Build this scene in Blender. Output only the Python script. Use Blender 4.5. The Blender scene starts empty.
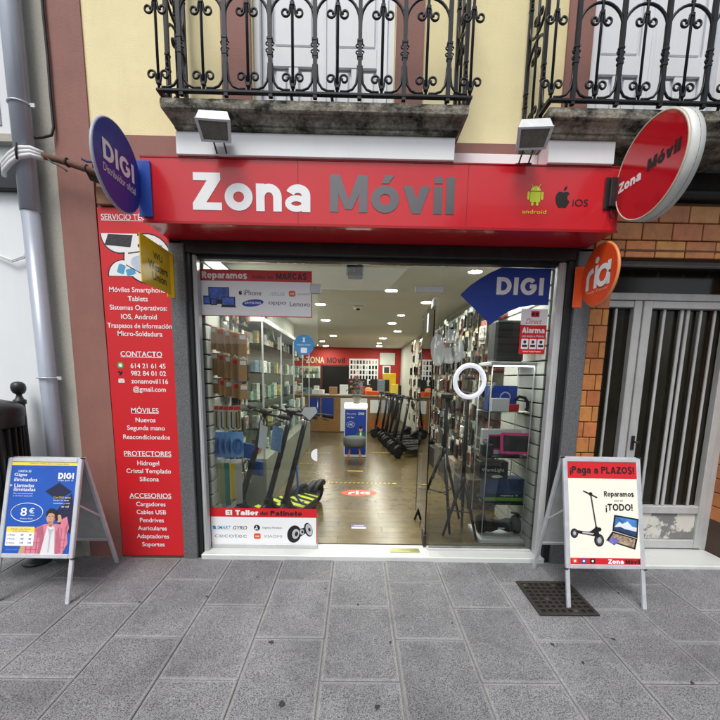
import bpy, math, random
from mathutils import Matrix, Vector
R = math.radians
PI = math.pi
rnd = random.Random(7)
scn = bpy.context.scene
col = scn.collection

# ------------------------------------------------------------------ camera
cam_data = bpy.data.cameras.new('camera')
cam = bpy.data.objects.new('camera', cam_data)
col.objects.link(cam)
cam_data.sensor_width = 36.0
cam_data.lens = 391.0 / 720.0 * 36.0
cam_data.shift_y = 76.0 / 720.0          # the photograph is an off-centre crop of a wide phone picture
cam_data.clip_start = 0.05
cam_data.clip_end = 400.0
_p, _r, _y = R(8.44), R(1.0), R(0.6)
_fw = Vector((math.sin(_y) * math.cos(_p), math.cos(_y) * math.cos(_p), -math.sin(_p)))
_rt = _fw.cross(Vector((0, 0, 1))).normalized()
_up = _rt.cross(_fw)
_r2 = _rt * math.cos(_r) + _up * math.sin(_r)
_u2 = _up * math.cos(_r) - _rt * math.sin(_r)
_m = Matrix((_r2, _u2, -_fw)).transposed().to_4x4()
_m.translation = (0.0, -3.04, 1.39)
cam.matrix_world = _m
scn.camera = cam

# ------------------------------------------------------------------ sky, sun, exposure (bright overcast street, facade without direct sun)
SUN_EL, SUN_AZ = R(58), R(200)           # azimuth clockwise from +Y
world = bpy.data.worlds.new('World')
scn.world = world
world.use_nodes = True
wn = world.node_tree
bg = wn.nodes['Background']
sky = wn.nodes.new('ShaderNodeTexSky')
sky.sky_type = 'NISHITA'
sky.sun_disc = False
sky.sun_elevation = SUN_EL
sky.sun_rotation = SUN_AZ
sky.dust_density = 4.0
sky.air_density = 1.2
sky.ozone_density = 1.0
soft = wn.nodes.new('ShaderNodeHueSaturation')     # thin cloud cover: the same sky, less blue
soft.inputs['Saturation'].default_value = 0.35
wn.links.new(sky.outputs['Color'], soft.inputs['Color'])
wn.links.new(soft.outputs['Color'], bg.inputs['Color'])
bg.inputs['Strength'].default_value = 0.13
sun_data = bpy.data.lights.new('sun', 'SUN')
sun_data.energy = 1.4
sun_data.angle = R(22)
sun_data.color = (1.0, 0.97, 0.92)
sun = bpy.data.objects.new('sun', sun_data)
col.objects.link(sun)
_d = Vector((math.sin(SUN_AZ) * math.cos(SUN_EL), math.cos(SUN_AZ) * math.cos(SUN_EL), math.sin(SUN_EL)))
sun.rotation_euler = _d.to_track_quat('Z', 'Y').to_euler()
sun.location = (0, -6, 12)
scn.view_settings.view_transform = 'Standard'
scn.view_settings.look = 'None'
scn.view_settings.exposure = 0.3
scn.view_settings.gamma = 1.0
scn.view_settings.use_curve_mapping = False
scn.cycles.use_denoising = True
scn.cycles.max_bounces = 8
scn.cycles.transparent_max_bounces = 24
scn.cycles.sample_clamp_indirect = 6.0
scn.cycles.caustics_reflective = False
scn.cycles.caustics_refractive = False

# ------------------------------------------------------------------ helpers
def S(r, g, b):
    f = lambda c: ((c / 255.0) / 12.92) if c / 255.0 <= 0.04045 else (((c / 255.0) + 0.055) / 1.055) ** 2.4
    return (f(r), f(g), f(b))

class MB:
    """collects shapes; build() links them as one mesh object"""
    def __init__(s): s.v, s.f, s.sm = [], [], []
    def add(s, vs, fs, smooth=False):
        n = len(s.v); s.v += [tuple(q) for q in vs]
        for q in fs: s.f.append(tuple(i + n for i in q)); s.sm.append(smooth)
        return s
    def box(s, x0, x1, y0, y1, z0, z1, c=0.0):
        if c <= 0:
            vs = [(x, y, z) for z in (z0, z1) for y in (y0, y1) for x in (x0, x1)]
            return s.add(vs, [(0, 2, 3, 1), (4, 5, 7, 6), (0, 1, 5, 4), (2, 6, 7, 3), (0, 4, 6, 2), (1, 3, 7, 5)])
        # chamfered box: 24 vertices
        X, Y, Z = (x0, x1), (y0, y1), (z0, z1); c = min(c, (x1 - x0) * .45, (y1 - y0) * .45, (z1 - z0) * .45)
        vs, idx = [], {}
        for i in (0, 1):
            for j in (0, 1):
                for k in (0, 1):
                    for a in range(3):
                        q = [X[i], Y[j], Z[k]]
                        for b in range(3):
                            if b != a: q[b] += c * (1 if (i, j, k)[b] == 0 else -1)
                        idx[(i, j, k, a)] = len(vs); vs.append(q)
        fs = []
        for a in range(3):
            b, d = (a + 1) % 3, (a + 2) % 3
            for e in (0, 1):
                quad = []
                for (p, q) in ((0, 0), (1, 0), (1, 1), (0, 1)):
                    t = [0, 0, 0]; t[a] = e; t[b] = p; t[d] = q; quad.append(idx[(*t, a)])
                fs.append(quad if e else quad[::-1])
        for a in range(3):
            b, d = (a + 1) % 3, (a + 2) % 3
            for p in (0, 1):
                for q in (0, 1):
                    t0 = [0, 0, 0]; t0[b] = p; t0[d] = q; t1 = list(t0); t1[a] = 1
                    quad = [idx[(*t0, b)], idx[(*t1, b)], idx[(*t1, d)], idx[(*t0, d)]]
                    fs.append(quad if (p + q) % 2 else quad[::-1])
        for i in (0, 1):
            for j in (0, 1):
                for k in (0, 1):
                    tri = [idx[(i, j, k, a)] for a in range(3)]
                    fs.append(tri if (i + j + k) % 2 else tri[::-1])
        return s.add(vs, fs)
    def tube(s, pts, r, n=8, closed=False, caps=True):
        P = [Vector(q) for q in pts]; m = len(P); vs, fs = [], []
        rad = r if isinstance(r, (list, tuple)) else [r] * m
        up = None
        for i in range(m):
            if closed: t = P[(i + 1) % m] - P[i - 1]
            else: t = P[min(i + 1, m - 1)] - P[max(i - 1, 0)]
            t = t.normalized() if t.length > 1e-9 else Vector((0, 0, 1))
            if up is None: up = Vector((0, 0, 1)) if abs(t.z) < .9 else Vector((1, 0, 0))
            u = up - t * up.dot(t)
            if u.length < 1e-5: u = t.orthogonal()
            u.normalize(); up = u; w = t.cross(u)
            for k in range(n):
                a = 2 * PI * k / n
                vs.append(P[i] + (u * math.cos(a) + w * math.sin(a)) * rad[i])
        for i in range(m if closed else m - 1):
            j = (i + 1) % m
            for k in range(n):
                l = (k + 1) % n
                fs.append((i * n + k, i * n + l, j * n + l, j * n + k))
        s.add(vs, fs, True)
        if caps and not closed:
            b = len(s.v) - len(vs)
            s.f.append(tuple(b + k for k in range(n))[::-1]); s.sm.append(False)
            s.f.append(tuple(b + (m - 1) * n + k for k in range(n))); s.sm.append(False)
        return s
    def bar(s, a, b, w, d=None):
        """square bar between two points"""
        a, b = Vector(a), Vector(b); d = d or w; t = (b - a).normalized()
        u = Vector((1, 0, 0)) - t * t.x
        if u.length < .05: u = Vector((0, 1, 0)) - t * t.y
        u.normalize(); v = t.cross(u); vs = []
        for p in (a, b):
            for (i, j) in ((-1, -1), (1, -1), (1, 1), (-1, 1)): vs.append(p + u * i * w / 2 + v * j * d / 2)
        return s.add(vs, [(3, 2, 1, 0), (4, 5, 6, 7), (0, 1, 5, 4), (1, 2, 6, 5), (2, 3, 7, 6), (3, 0, 4, 7)])
    def prism(s, poly, y0, y1, smooth=False):
        """polygon in x,z (counter-clockwise seen from -Y), from y0 (front) to y1"""
        n = len(poly)
        vs = [(x, y0, z) for x, z in poly] + [(x, y1, z) for x, z in poly]
        s.add(vs, [tuple(range(n)), tuple(range(2 * n - 1, n - 1, -1))])
        b = len(s.v) - 2 * n
        for i in range(n):
            j = (i + 1) % n
            s.f.append((b + i, b + n + i, b + n + j, b + j)); s.sm.append(smooth)
        return s
    def flat(s, poly, y=0.0):
        return s.add([(x, y, z) for x, z in poly], [tuple(range(len(poly)))])
    def lathe(s, prof, n=24, c=(0, 0, 0), smooth=True):
        vs, fs = [], []
        for r, z in prof:
            for k in range(n):
                a = 2 * PI * k / n; vs.append((c[0] + r * math.cos(a), c[1] + r * math.sin(a), c[2] + z))
        for i in range(len(prof) - 1):
            for k in range(n):
                l = (k + 1) % n; fs.append((i * n + k, i * n + l, (i + 1) * n + l, (i + 1) * n + k))
        s.add(vs, fs, smooth)
        b = len(s.v) - len(vs)
        s.f.append(tuple(b + k for k in range(n))[::-1]); s.sm.append(False)
        s.f.append(tuple(b + (len(prof) - 1) * n + k for k in range(n))); s.sm.append(False)
        return s
    def loft(s, rings, cap=True):
        """rings: lists of points of equal length"""
        n = len(rings[0]); vs = [q for r in rings for q in r]; fs = []
        for i in range(len(rings) - 1):
            for k in range(n):
                l = (k + 1) % n; fs.append((i * n + k, i * n + l, (i + 1) * n + l, (i + 1) * n + k))
        if cap:
            fs.append(tuple(range(n))[::-1]); fs.append(tuple((len(rings) - 1) * n + k for k in range(n)))
        return s.add(vs, fs)
    def mesh(s, name, mat):
        me = bpy.data.meshes.new(name)
        me.from_pydata(s.v, [], s.f)
        me.polygons.foreach_set('use_smooth', s.sm)
        if mat is not None: me.materials.append(mat)
        me.update()
        return me
    def build(s, name, mat, parent=None, loc=None, rot=None):
        return link(name, s.mesh(name, mat), parent, loc, rot)

def link(name, me, parent=None, loc=None, rot=None, scale=None):
    o = bpy.data.objects.new(name, me); col.objects.link(o)
    if parent is not None: o.parent = parent
    if loc is not None: o.location = loc
    if rot is not None: o.rotation_euler = rot
    if scale is not None: o.scale = scale
    return o

def tag(o, label=None, cat=None, group=None, kind=None):
    if label: o['label'] = label
    if cat: o['category'] = cat
    if group: o['group'] = group
    if kind: o['kind'] = kind
    return o

def thing(name, label, cat, loc=(0, 0, 0), rz=0.0, group=None):
    o = bpy.data.objects.new(name, None); col.objects.link(o)
    o.empty_display_size = 0.1
    o.location = loc; o.rotation_euler = (0, 0, rz)
    return tag(o, label, cat, group)

KIDS = {}
def children(o): return [c for c in bpy.data.objects if c.parent == o]
def copy_tree(o, kids=None):
    """a thing with its parts and sub-parts (mesh data shared)"""
    def cp(x, par):
        c = x.copy(); col.objects.link(c); c.parent = par
        for ch in kids_of(x): cp(ch, c)
        return c
    return cp(o, None)
def kids_of(x):
    if x.name not in KIDS: KIDS[x.name] = children(x)
    return KIDS[x.name]

def ell(cx, cz, rx, rz, n=28, a0=0.0, a1=2 * PI):
    full = abs(a1 - a0 - 2 * PI) < 1e-6
    m = n if full else n + 1
    return [(cx + rx * math.cos(a0 + (a1 - a0) * i / n), cz + rz * math.sin(a0 + (a1 - a0) * i / n)) for i in range(m)]
def rect(x0, z0, x1, z1): return [(x0, z0), (x1, z0), (x1, z1), (x0, z1)]
def rrect(x0, z0, x1, z1, r, n=5):
    p = []
    for cx, cz, a in ((x1 - r, z0 + r, -PI / 2), (x1 - r, z1 - r, 0), (x0 + r, z1 - r, PI / 2), (x0 + r, z0 + r, PI)):
        p += [(cx + r * math.cos(a + PI / 2 * i / n), cz + r * math.sin(a + PI / 2 * i / n)) for i in range(n + 1)]
    return p
def rot2(poly, cx, cz, a):
    c, s = math.cos(a), math.sin(a)
    return [(cx + (x - cx) * c - (z - cz) * s, cz + (x - cx) * s + (z - cz) * c) for x, z in poly]

def pr(name, mat, parent, polys, y):
    """flat print on a sign's front: polygons in x,z at depth y"""
    m = MB()
    for i, q in enumerate(polys): m.flat(q, y - .00009 * i)
    return m.build(name, mat, parent)

TEXTS = []
def text(body, mat, parent, x, z, y, size=None, w=None, h=None, bold=0.0, align='C', shear=0.0, name='lettering', deep=0.0, line=False, sub=None):
    """queues lettering in the x,z plane facing -Y; x,z is the centre (or left end) of its box"""
    TEXTS.append(dict(body=body, mat=mat, parent=parent, x=x, z=z, y=y, size=size, w=w, h=h, bold=bold, align=align, shear=shear, name=name, deep=deep, line=line))

def make_texts():
    tmp = []
    for t in TEXTS:
        cu = bpy.data.curves.new('lettering_curve', 'FONT')
        cu.body = t['body']; cu.size = 1.0; cu.offset = t['bold']; cu.resolution_u = 3 if (t['w'] or 0) < .4 else 5
        cu.shear = t['shear']; cu.fill_mode = 'FRONT' if not t['deep'] else 'BOTH'
        cu.extrude = t['deep']
        ob = bpy.data.objects.new('lettering_curve', cu); col.objects.link(ob); tmp.append(ob)
    dg = bpy.context.evaluated_depsgraph_get(); dg.update()
    for t, ob in zip(TEXTS, tmp):
        me = bpy.data.meshes.new_from_object(ob.evaluated_get(dg))
        vs = [v.co.copy() for v in me.vertices]
        if not vs: continue
        x0, x1 = min(v.x for v in vs), max(v.x for v in vs); z0, z1 = min(v.y for v in vs), max(v.y for v in vs)
        if t['size']: sx = sz = t['size']
        elif t['w'] and t['h']: sx, sz = t['w'] / (x1 - x0), t['h'] / (z1 - z0)
        elif t['w']: sx = sz = t['w'] / (x1 - x0)
        else: sx = sz = t['h'] / (z1 - z0)
        if t['size'] and t['w']: sx = min(sz, t['w'] / (x1 - x0))
        ax = (x0 + x1) / 2 if t['align'] == 'C' else (x0 if t['align'] == 'L' else x1)
        az = (z0 + z1) / 2 if not t['size'] else 0.36
        for v in me.vertices:
            c = v.co
            v.co = (t['x'] + (c.x - ax) * sx, t['y'] - c.z, t['z'] + (c.y - az) * sz)
        if t['line']:
            pass
        me.materials.clear(); me.materials.append(t['mat'])
        me.name = t['name']
        o = link(t['name'], me, t['parent'])
        if t['line']:
            hw = (x1 - x0) * sx / 2; zz = t['z'] - .47 * sz
            pr('underline', t['mat'], t['parent'], [rect(t['x'] - hw, zz, t['x'] + hw, zz + .06 * sz)], t['y'])
    for ob in tmp:
        cu = ob.data; bpy.data.objects.remove(ob); bpy.data.curves.remove(cu)

# ---- heavy sans lettering built from ribbons (stroke weight w, cap height 1)
def _arc(cx, cz, rx, rz, a0, a1, n=14): return [(cx + rx * math.cos(R(a0 + (a1 - a0) * i / n)), cz + rz * math.sin(R(a0 + (a1 - a0) * i / n))) for i in range(n + 1)]
def glyph(c, w):
    """(advance, [(points, closed)]) on a baseline at 0"""
    h = w / 2; X = .74
    if c == ' ': return .34, []
    if c == 'Z': return .76, [([(.03, 1), (.75, 1), (.75, 1 - w * .82), (.36, w * .92), (.77, w * .92), (.77, 0), (0, 0), (0, w * .80), (.39, 1 - w * .92), (.03, 1 - w * .92)], 2)]
    if c == 'M': return 1.0, [([(h, 0), (h, 1)], 0), ([(1 - h, 0), (1 - h, 1)], 0), ([(0, 1), (w * 1.15, 1), (.5 + w * .42, .08), (.5 - w * .42, .08)], 2), ([(1, 1), (1 - w * 1.15, 1), (.5 - w * .42, .08), (.5 + w * .42, .08)], 2)]
    if c == 'D': return .80, [([(h, h), (.34, h)] + _arc(.34, .5, .46 - h, .5 - h, -90, 90) + [(h, 1 - h)], 1)]
    if c == 'I': return w, [([(h, 0), (h, 1)], 0)]
    if c == 'G': return .88, [(_arc(.44, .5, .44 - h, .5 - h, 42, 345, 24) + [(.86 - h, .50), (.50, .50)], 0)]
    if c == 'C': return .84, [(_arc(.44, .5, .44 - h, .5 - h, 42, 318, 24), 0)]
    if c == 'O': return .90, [(_arc(.45, .5, .45 - h, .5 - h, 0, 360, 30)[:-1], 1)]
    if c in 'PR':
        st = [([(h, 0), (h, 1)], 0), ([(h, 1 - h), (.42, 1 - h)] + _arc(.42, .72, .30 - h, .28 - h, 90, -90, 10) + [(h, .44 + h)], 0)]
        if c == 'R': st.append(([(.34, .46), (.74 - h * .7, 0)], 0))
        return (.76 if c == 'R' else .72), st
    if c == 'L': return .62, [([(h, 1), (h, h), (.62, h)], 0)]
    if c == 'E': return .64, [([(.64, 1 - h), (h, 1 - h), (h, h), (.64, h)], 0), ([(h, .5), (.58, .5)], 0)]
    if c == 'T': return .70, [([(0, 1 - h), (.70, 1 - h)], 0), ([(.35, 0), (.35, 1 - w)], 0)]
    if c == 'A': return .86, [([(0, 0), (w * 1.08, 0), (.43 + w * .54, 1), (.43 - w * .54, 1)], 2), ([(.86, 0), (.86 - w * 1.08, 0), (.43 - w * .54, 1), (.43 + w * .54, 1)], 2), ([(.20, .27), (.66, .27)], 0, .8)]
    if c == 'S': return .72, [(_arc(.36, .745 - h * .0, .34 - h, .255 - h * .55, 15, 265, 14) + _arc(.36, .255, .36 - h, .255 - h * .55, 88, -168, 14), 0)]
    if c in 'oó':
        st = [(_arc(.37, X / 2, .37 - h, X / 2 - h, 0, 360, 26)[:-1], 1)]
        if c == 'ó': st.append(([(.27, X + .05), (.44, X + .05), (.60, X + .27), (.36, X + .27)], 2))
        return .74, st
    if c in 'nmr':
        r = .31 - h * .55; f = lambda x0: (_arc(x0 + .34, X - h - r, .34 - h, r, 180, 0, 10) + [(x0 + .68 - h, 0)], 0)
        if c == 'n': return .68, [([(h, 0), (h, X)], 0), f(0)]
        if c == 'm': return 1.12, [([(h, 0), (h, X)], 0), (_arc(.31, X - h - r, .31 - h, r, 180, 0, 10) + [(.62 - h, 0)], 0), (_arc(.87 - h, X - h - r, .31 - h, r, 180, 0, 10) + [(1.12 - h, 0)], 0)]
        return .46, [([(h, 0), (h, X)], 0), (_arc(.36, X - h - r, .36 - h, r, 180, 78, 8), 0)]
    if c == 'a': return .68, [(_arc(.34, X - h - .19, .33 - h, .19, 160, 0, 12) + [(.67 - h, 0)], 0), (_arc(.30, .225, .30 - h * .72, .225 - h * .72, 0, 360, 22)[:-1], 1, .72)]
    if c == 'e': return .72, [(_arc(.36, X / 2, .36 - h * .85, X / 2 - h * .85, -6, 312, 24), 0, .85), ([(h, X / 2 - .03), (.70, X / 2 - .03)], 0, .5)]
    if c == 'p': return .72, [([(h, -.26), (h, X)], 0), (_arc(.38, X / 2, .34 - h, X / 2 - h, 0, 360, 22)[:-1], 1)]
    if c == 'd': return .72, [([(.72 - h, 0), (.72 - h, 1)], 0), (_arc(.34, X / 2, .34 - h, X / 2 - h, 0, 360, 22)[:-1], 1)]
    if c == 'g': return .72, [([(.72 - h, X), (.72 - h, .02)] + _arc(.36, -.02, .36 - h, .22, 0, -150, 8), 0), (_arc(.34, X / 2, .34 - h, X / 2 - h, 0, 360, 22)[:-1], 1)]
    if c == 's': return .62, [(_arc(.31, X * .74, .30 - h * .9, X * .26 - h * .5, 15, 265, 12) + _arc(.31, X * .26, .31 - h * .9, X * .26 - h * .5, 88, -168, 12), 0)]
    if c == 'v': return .72, [([(0, X), (w * 1.08, X), (.36 + w * .5, 0), (.36 - w * .5, 0)], 2), ([(.72, X), (.72 - w * 1.08, X), (.36 - w * .5, 0), (.36 + w * .5, 0)], 2)]
    if c == 'i': return w, [([(h, 0), (h, X)], 0), ([(h, X + .08), (h, 1)], 0)]
    if c == 'l': return w, [([(h, 0), (h, 1)], 0)]
    if c == 't': return .44, [([(.20, .95), (.20, .18)] + _arc(.20 + .16, .18 - h * .2 + .0, .16, .18 - h * .8, 180, 285, 6), 0), ([(0, X - h * .8), (.44, X - h * .8)], 0)]
    if c == '!': return w, [([(h, .28), (h, 1)], 0), ([(h, 0), (h, .19)], 0)]
    if c == '¡': return w, [([(h, -.26), (h, .46)], 0), ([(h, .55), (h, .74)], 0)]
    return .4, []
def ribbon(m, pts, closed, w, y, f):
    P = [Vector(p) for p in pts]; P = [p for i, p in enumerate(P) if i == 0 or (p - P[i - 1]).length > 1e-4]; n = len(P); L_, R_ = [], []
    for i in range(n):
        a = P[i - 1] if (closed or i) else None; b = P[(i + 1) % n] if (closed or i < n - 1) else None
        d0 = (P[i] - a).normalized() if a is not None and (P[i] - a).length > 1e-6 else None
        d1 = (b - P[i]).normalized() if b is not None and (b - P[i]).length > 1e-6 else None
        d0 = d0 or d1; d1 = d1 or d0
        t = (d0 + d1); t = t.normalized() if t.length > 1e-4 else d0
        k = 1 / max(.45, t.dot(d1)); nn = Vector((-t.y, t.x)) * (w / 2) * k
        L_.append(P[i] + nn); R_.append(P[i] - nn)
    vs = [f(q) for q in L_] + [f(q) for q in R_]
    m.add([(x, y, z) for x, z in vs], [((i + 1) % n, i, n + i, n + (i + 1) % n) for i in range(n if closed else n - 1)])
def heavy(body, mat, parent, x, z, y, w, h, weight=.25, gap=.09, name='lettering', italic=0.0, align='C'):
    """heavy lettering: w is the word's width, h its cap height, z the middle of the capitals"""
    adv, gl = 0.0, []
    for c in body:
        a, st = glyph(c, weight); gl.append((c, adv, st)); adv += a + gap
    adv -= gap; sx, sz = w / adv, h; ox = x - (w / 2 if align == 'C' else 0)
    m = MB(); k = 0; out = None
    for c, a0, st in gl + [(' ', 0, [])]:
        if c == ' ' and m.v: out = m.build(name, mat, parent); m = MB()      # one mesh per word
        for q3 in st:
            pts, cl = q3[0], q3[1]; ww = weight * (q3[2] if len(q3) > 2 else 1)
            fn = lambda q: (ox + (q[0] + italic * q[1]) * sx, z - h / 2 + q[1] * sz); yy = y - .00012 * (k % 6); k += 1
            if cl == 2: m.flat([fn((px + a0, pz)) for px, pz in pts], yy)
            else: ribbon(m, [(px + a0, pz) for px, pz in pts], cl, ww, yy, fn)
    return out

# ------------------------------------------------------------------ materials (all procedural)
def nodes_of(m):
    m.use_nodes = True
    return m.node_tree, m.node_tree.nodes, m.node_tree.links, m.node_tree.nodes['Principled BSDF']
MATS = {}
def M(name, c, rough=.5, metal=0.0, var=0.0, vs=6.0, bump=0.0, bs=80.0, spec=.5, objvar=0.0, hue=0.0, dirt=0.0, dcol=(.05, .045, .04), dscale=3.0, streak=1.0, coat=0.0, rv=0.0, dmin=.48, dmax=.72):
    if name in MATS: return MATS[name]
    m = bpy.data.materials.new(name); nt, N, L, b = nodes_of(m); MATS[name] = m
    b.inputs['Roughness'].default_value = rough; b.inputs['Metallic'].default_value = metal
    b.inputs['Specular IOR Level'].default_value = spec
    if coat: b.inputs['Coat Weight'].default_value = coat; b.inputs['Coat Roughness'].default_value = .05
    geo = N.new('ShaderNodeNewGeometry')
    src = None
    rgb = N.new('ShaderNodeRGB'); rgb.outputs[0].default_value = (*c, 1); src = rgb.outputs[0]
    if var:
        n = N.new('ShaderNodeTexNoise'); n.inputs['Scale'].default_value = vs; n.inputs['Detail'].default_value = 6; n.inputs['Roughness'].default_value = .65
        L.new(geo.outputs['Position'], n.inputs['Vector'])
        mr = N.new('ShaderNodeMapRange'); mr.inputs['From Min'].default_value = .3; mr.inputs['From Max'].default_value = .7
        mr.inputs['To Min'].default_value = 1 - var; mr.inputs['To Max'].default_value = 1 + var
        L.new(n.outputs['Fac'], mr.inputs['Value'])
        hs = N.new('ShaderNodeHueSaturation'); L.new(src, hs.inputs['Color']); L.new(mr.outputs[0], hs.inputs['Value']); src = hs.outputs['Color']
        if rv:
            m2 = N.new('ShaderNodeMapRange'); m2.inputs['From Min'].default_value = .3; m2.inputs['From Max'].default_value = .7
            m2.inputs['To Min'].default_value = max(.02, rough - rv); m2.inputs['To Max'].default_value = min(1, rough + rv)
            L.new(n.outputs['Fac'], m2.inputs['Value']); L.new(m2.outputs[0], b.inputs['Roughness'])
    if objvar or hue:
        oi = N.new('ShaderNodeObjectInfo'); hs = N.new('ShaderNodeHueSaturation')
        mr = N.new('ShaderNodeMapRange'); mr.inputs['To Min'].default_value = 1 - objvar; mr.inputs['To Max'].default_value = 1 + objvar
        L.new(oi.outputs['Random'], mr.inputs['Value']); L.new(mr.outputs[0], hs.inputs['Value'])
        if hue:
            ma = N.new('ShaderNodeMath'); ma.operation = 'MULTIPLY'; ma.inputs[1].default_value = 7.31
            fr = N.new('ShaderNodeMath'); fr.operation = 'FRACT'; L.new(oi.outputs['Random'], ma.inputs[0]); L.new(ma.outputs[0], fr.inputs[0])
            mh = N.new('ShaderNodeMapRange'); mh.inputs['To Min'].default_value = .5 - hue; mh.inputs['To Max'].default_value = .5 + hue
            L.new(fr.outputs[0], mh.inputs['Value']); L.new(mh.outputs[0], hs.inputs['Hue'])
        L.new(src, hs.inputs['Color']); src = hs.outputs['Color']
    if dirt:
        mp = N.new('ShaderNodeMapping'); mp.inputs['Scale'].default_value = (1, 1, 1 / streak)
        L.new(geo.outputs['Position'], mp.inputs['Vector'])
        n = N.new('ShaderNodeTexNoise'); n.inputs['Scale'].default_value = dscale; n.inputs['Detail'].default_value = 9; n.inputs['Roughness'].default_value = .7
        L.new(mp.outputs[0], n.inputs['Vector'])
        mr = N.new('ShaderNodeMapRange'); mr.inputs['From Min'].default_value = dmin; mr.inputs['From Max'].default_value = dmax; mr.inputs['To Max'].default_value = dirt
        L.new(n.outputs['Fac'], mr.inputs['Value'])
        mx = N.new('ShaderNodeMix'); mx.data_type = 'RGBA'; mx.inputs['B'].default_value = (*dcol, 1)
        L.new(mr.outputs[0], mx.inputs['Factor']); L.new(src, mx.inputs['A']); src = mx.outputs['Result']
    L.new(src, b.inputs['Base Color'])
    if bump:
        n = N.new('ShaderNodeTexNoise'); n.inputs['Scale'].default_value = bs; n.inputs['Detail'].default_value = 4
        L.new(geo.outputs['Position'], n.inputs['Vector'])
        bp = N.new('ShaderNodeBump'); bp.inputs['Strength'].default_value = bump; bp.inputs['Distance'].default_value = .004
        L.new(n.outputs['Fac'], bp.inputs['Height']); L.new(bp.outputs[0], b.inputs['Normal'])
    return m

def emit(name, c, s):
    m = bpy.data.materials.new(name); nt, N, L, b = nodes_of(m); MATS[name] = m
    b.inputs['Base Color'].default_value = (*c, 1); b.inputs['Emission Color'].default_value = (*c, 1); b.inputs['Emission Strength'].default_value = s
    return m

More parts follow.
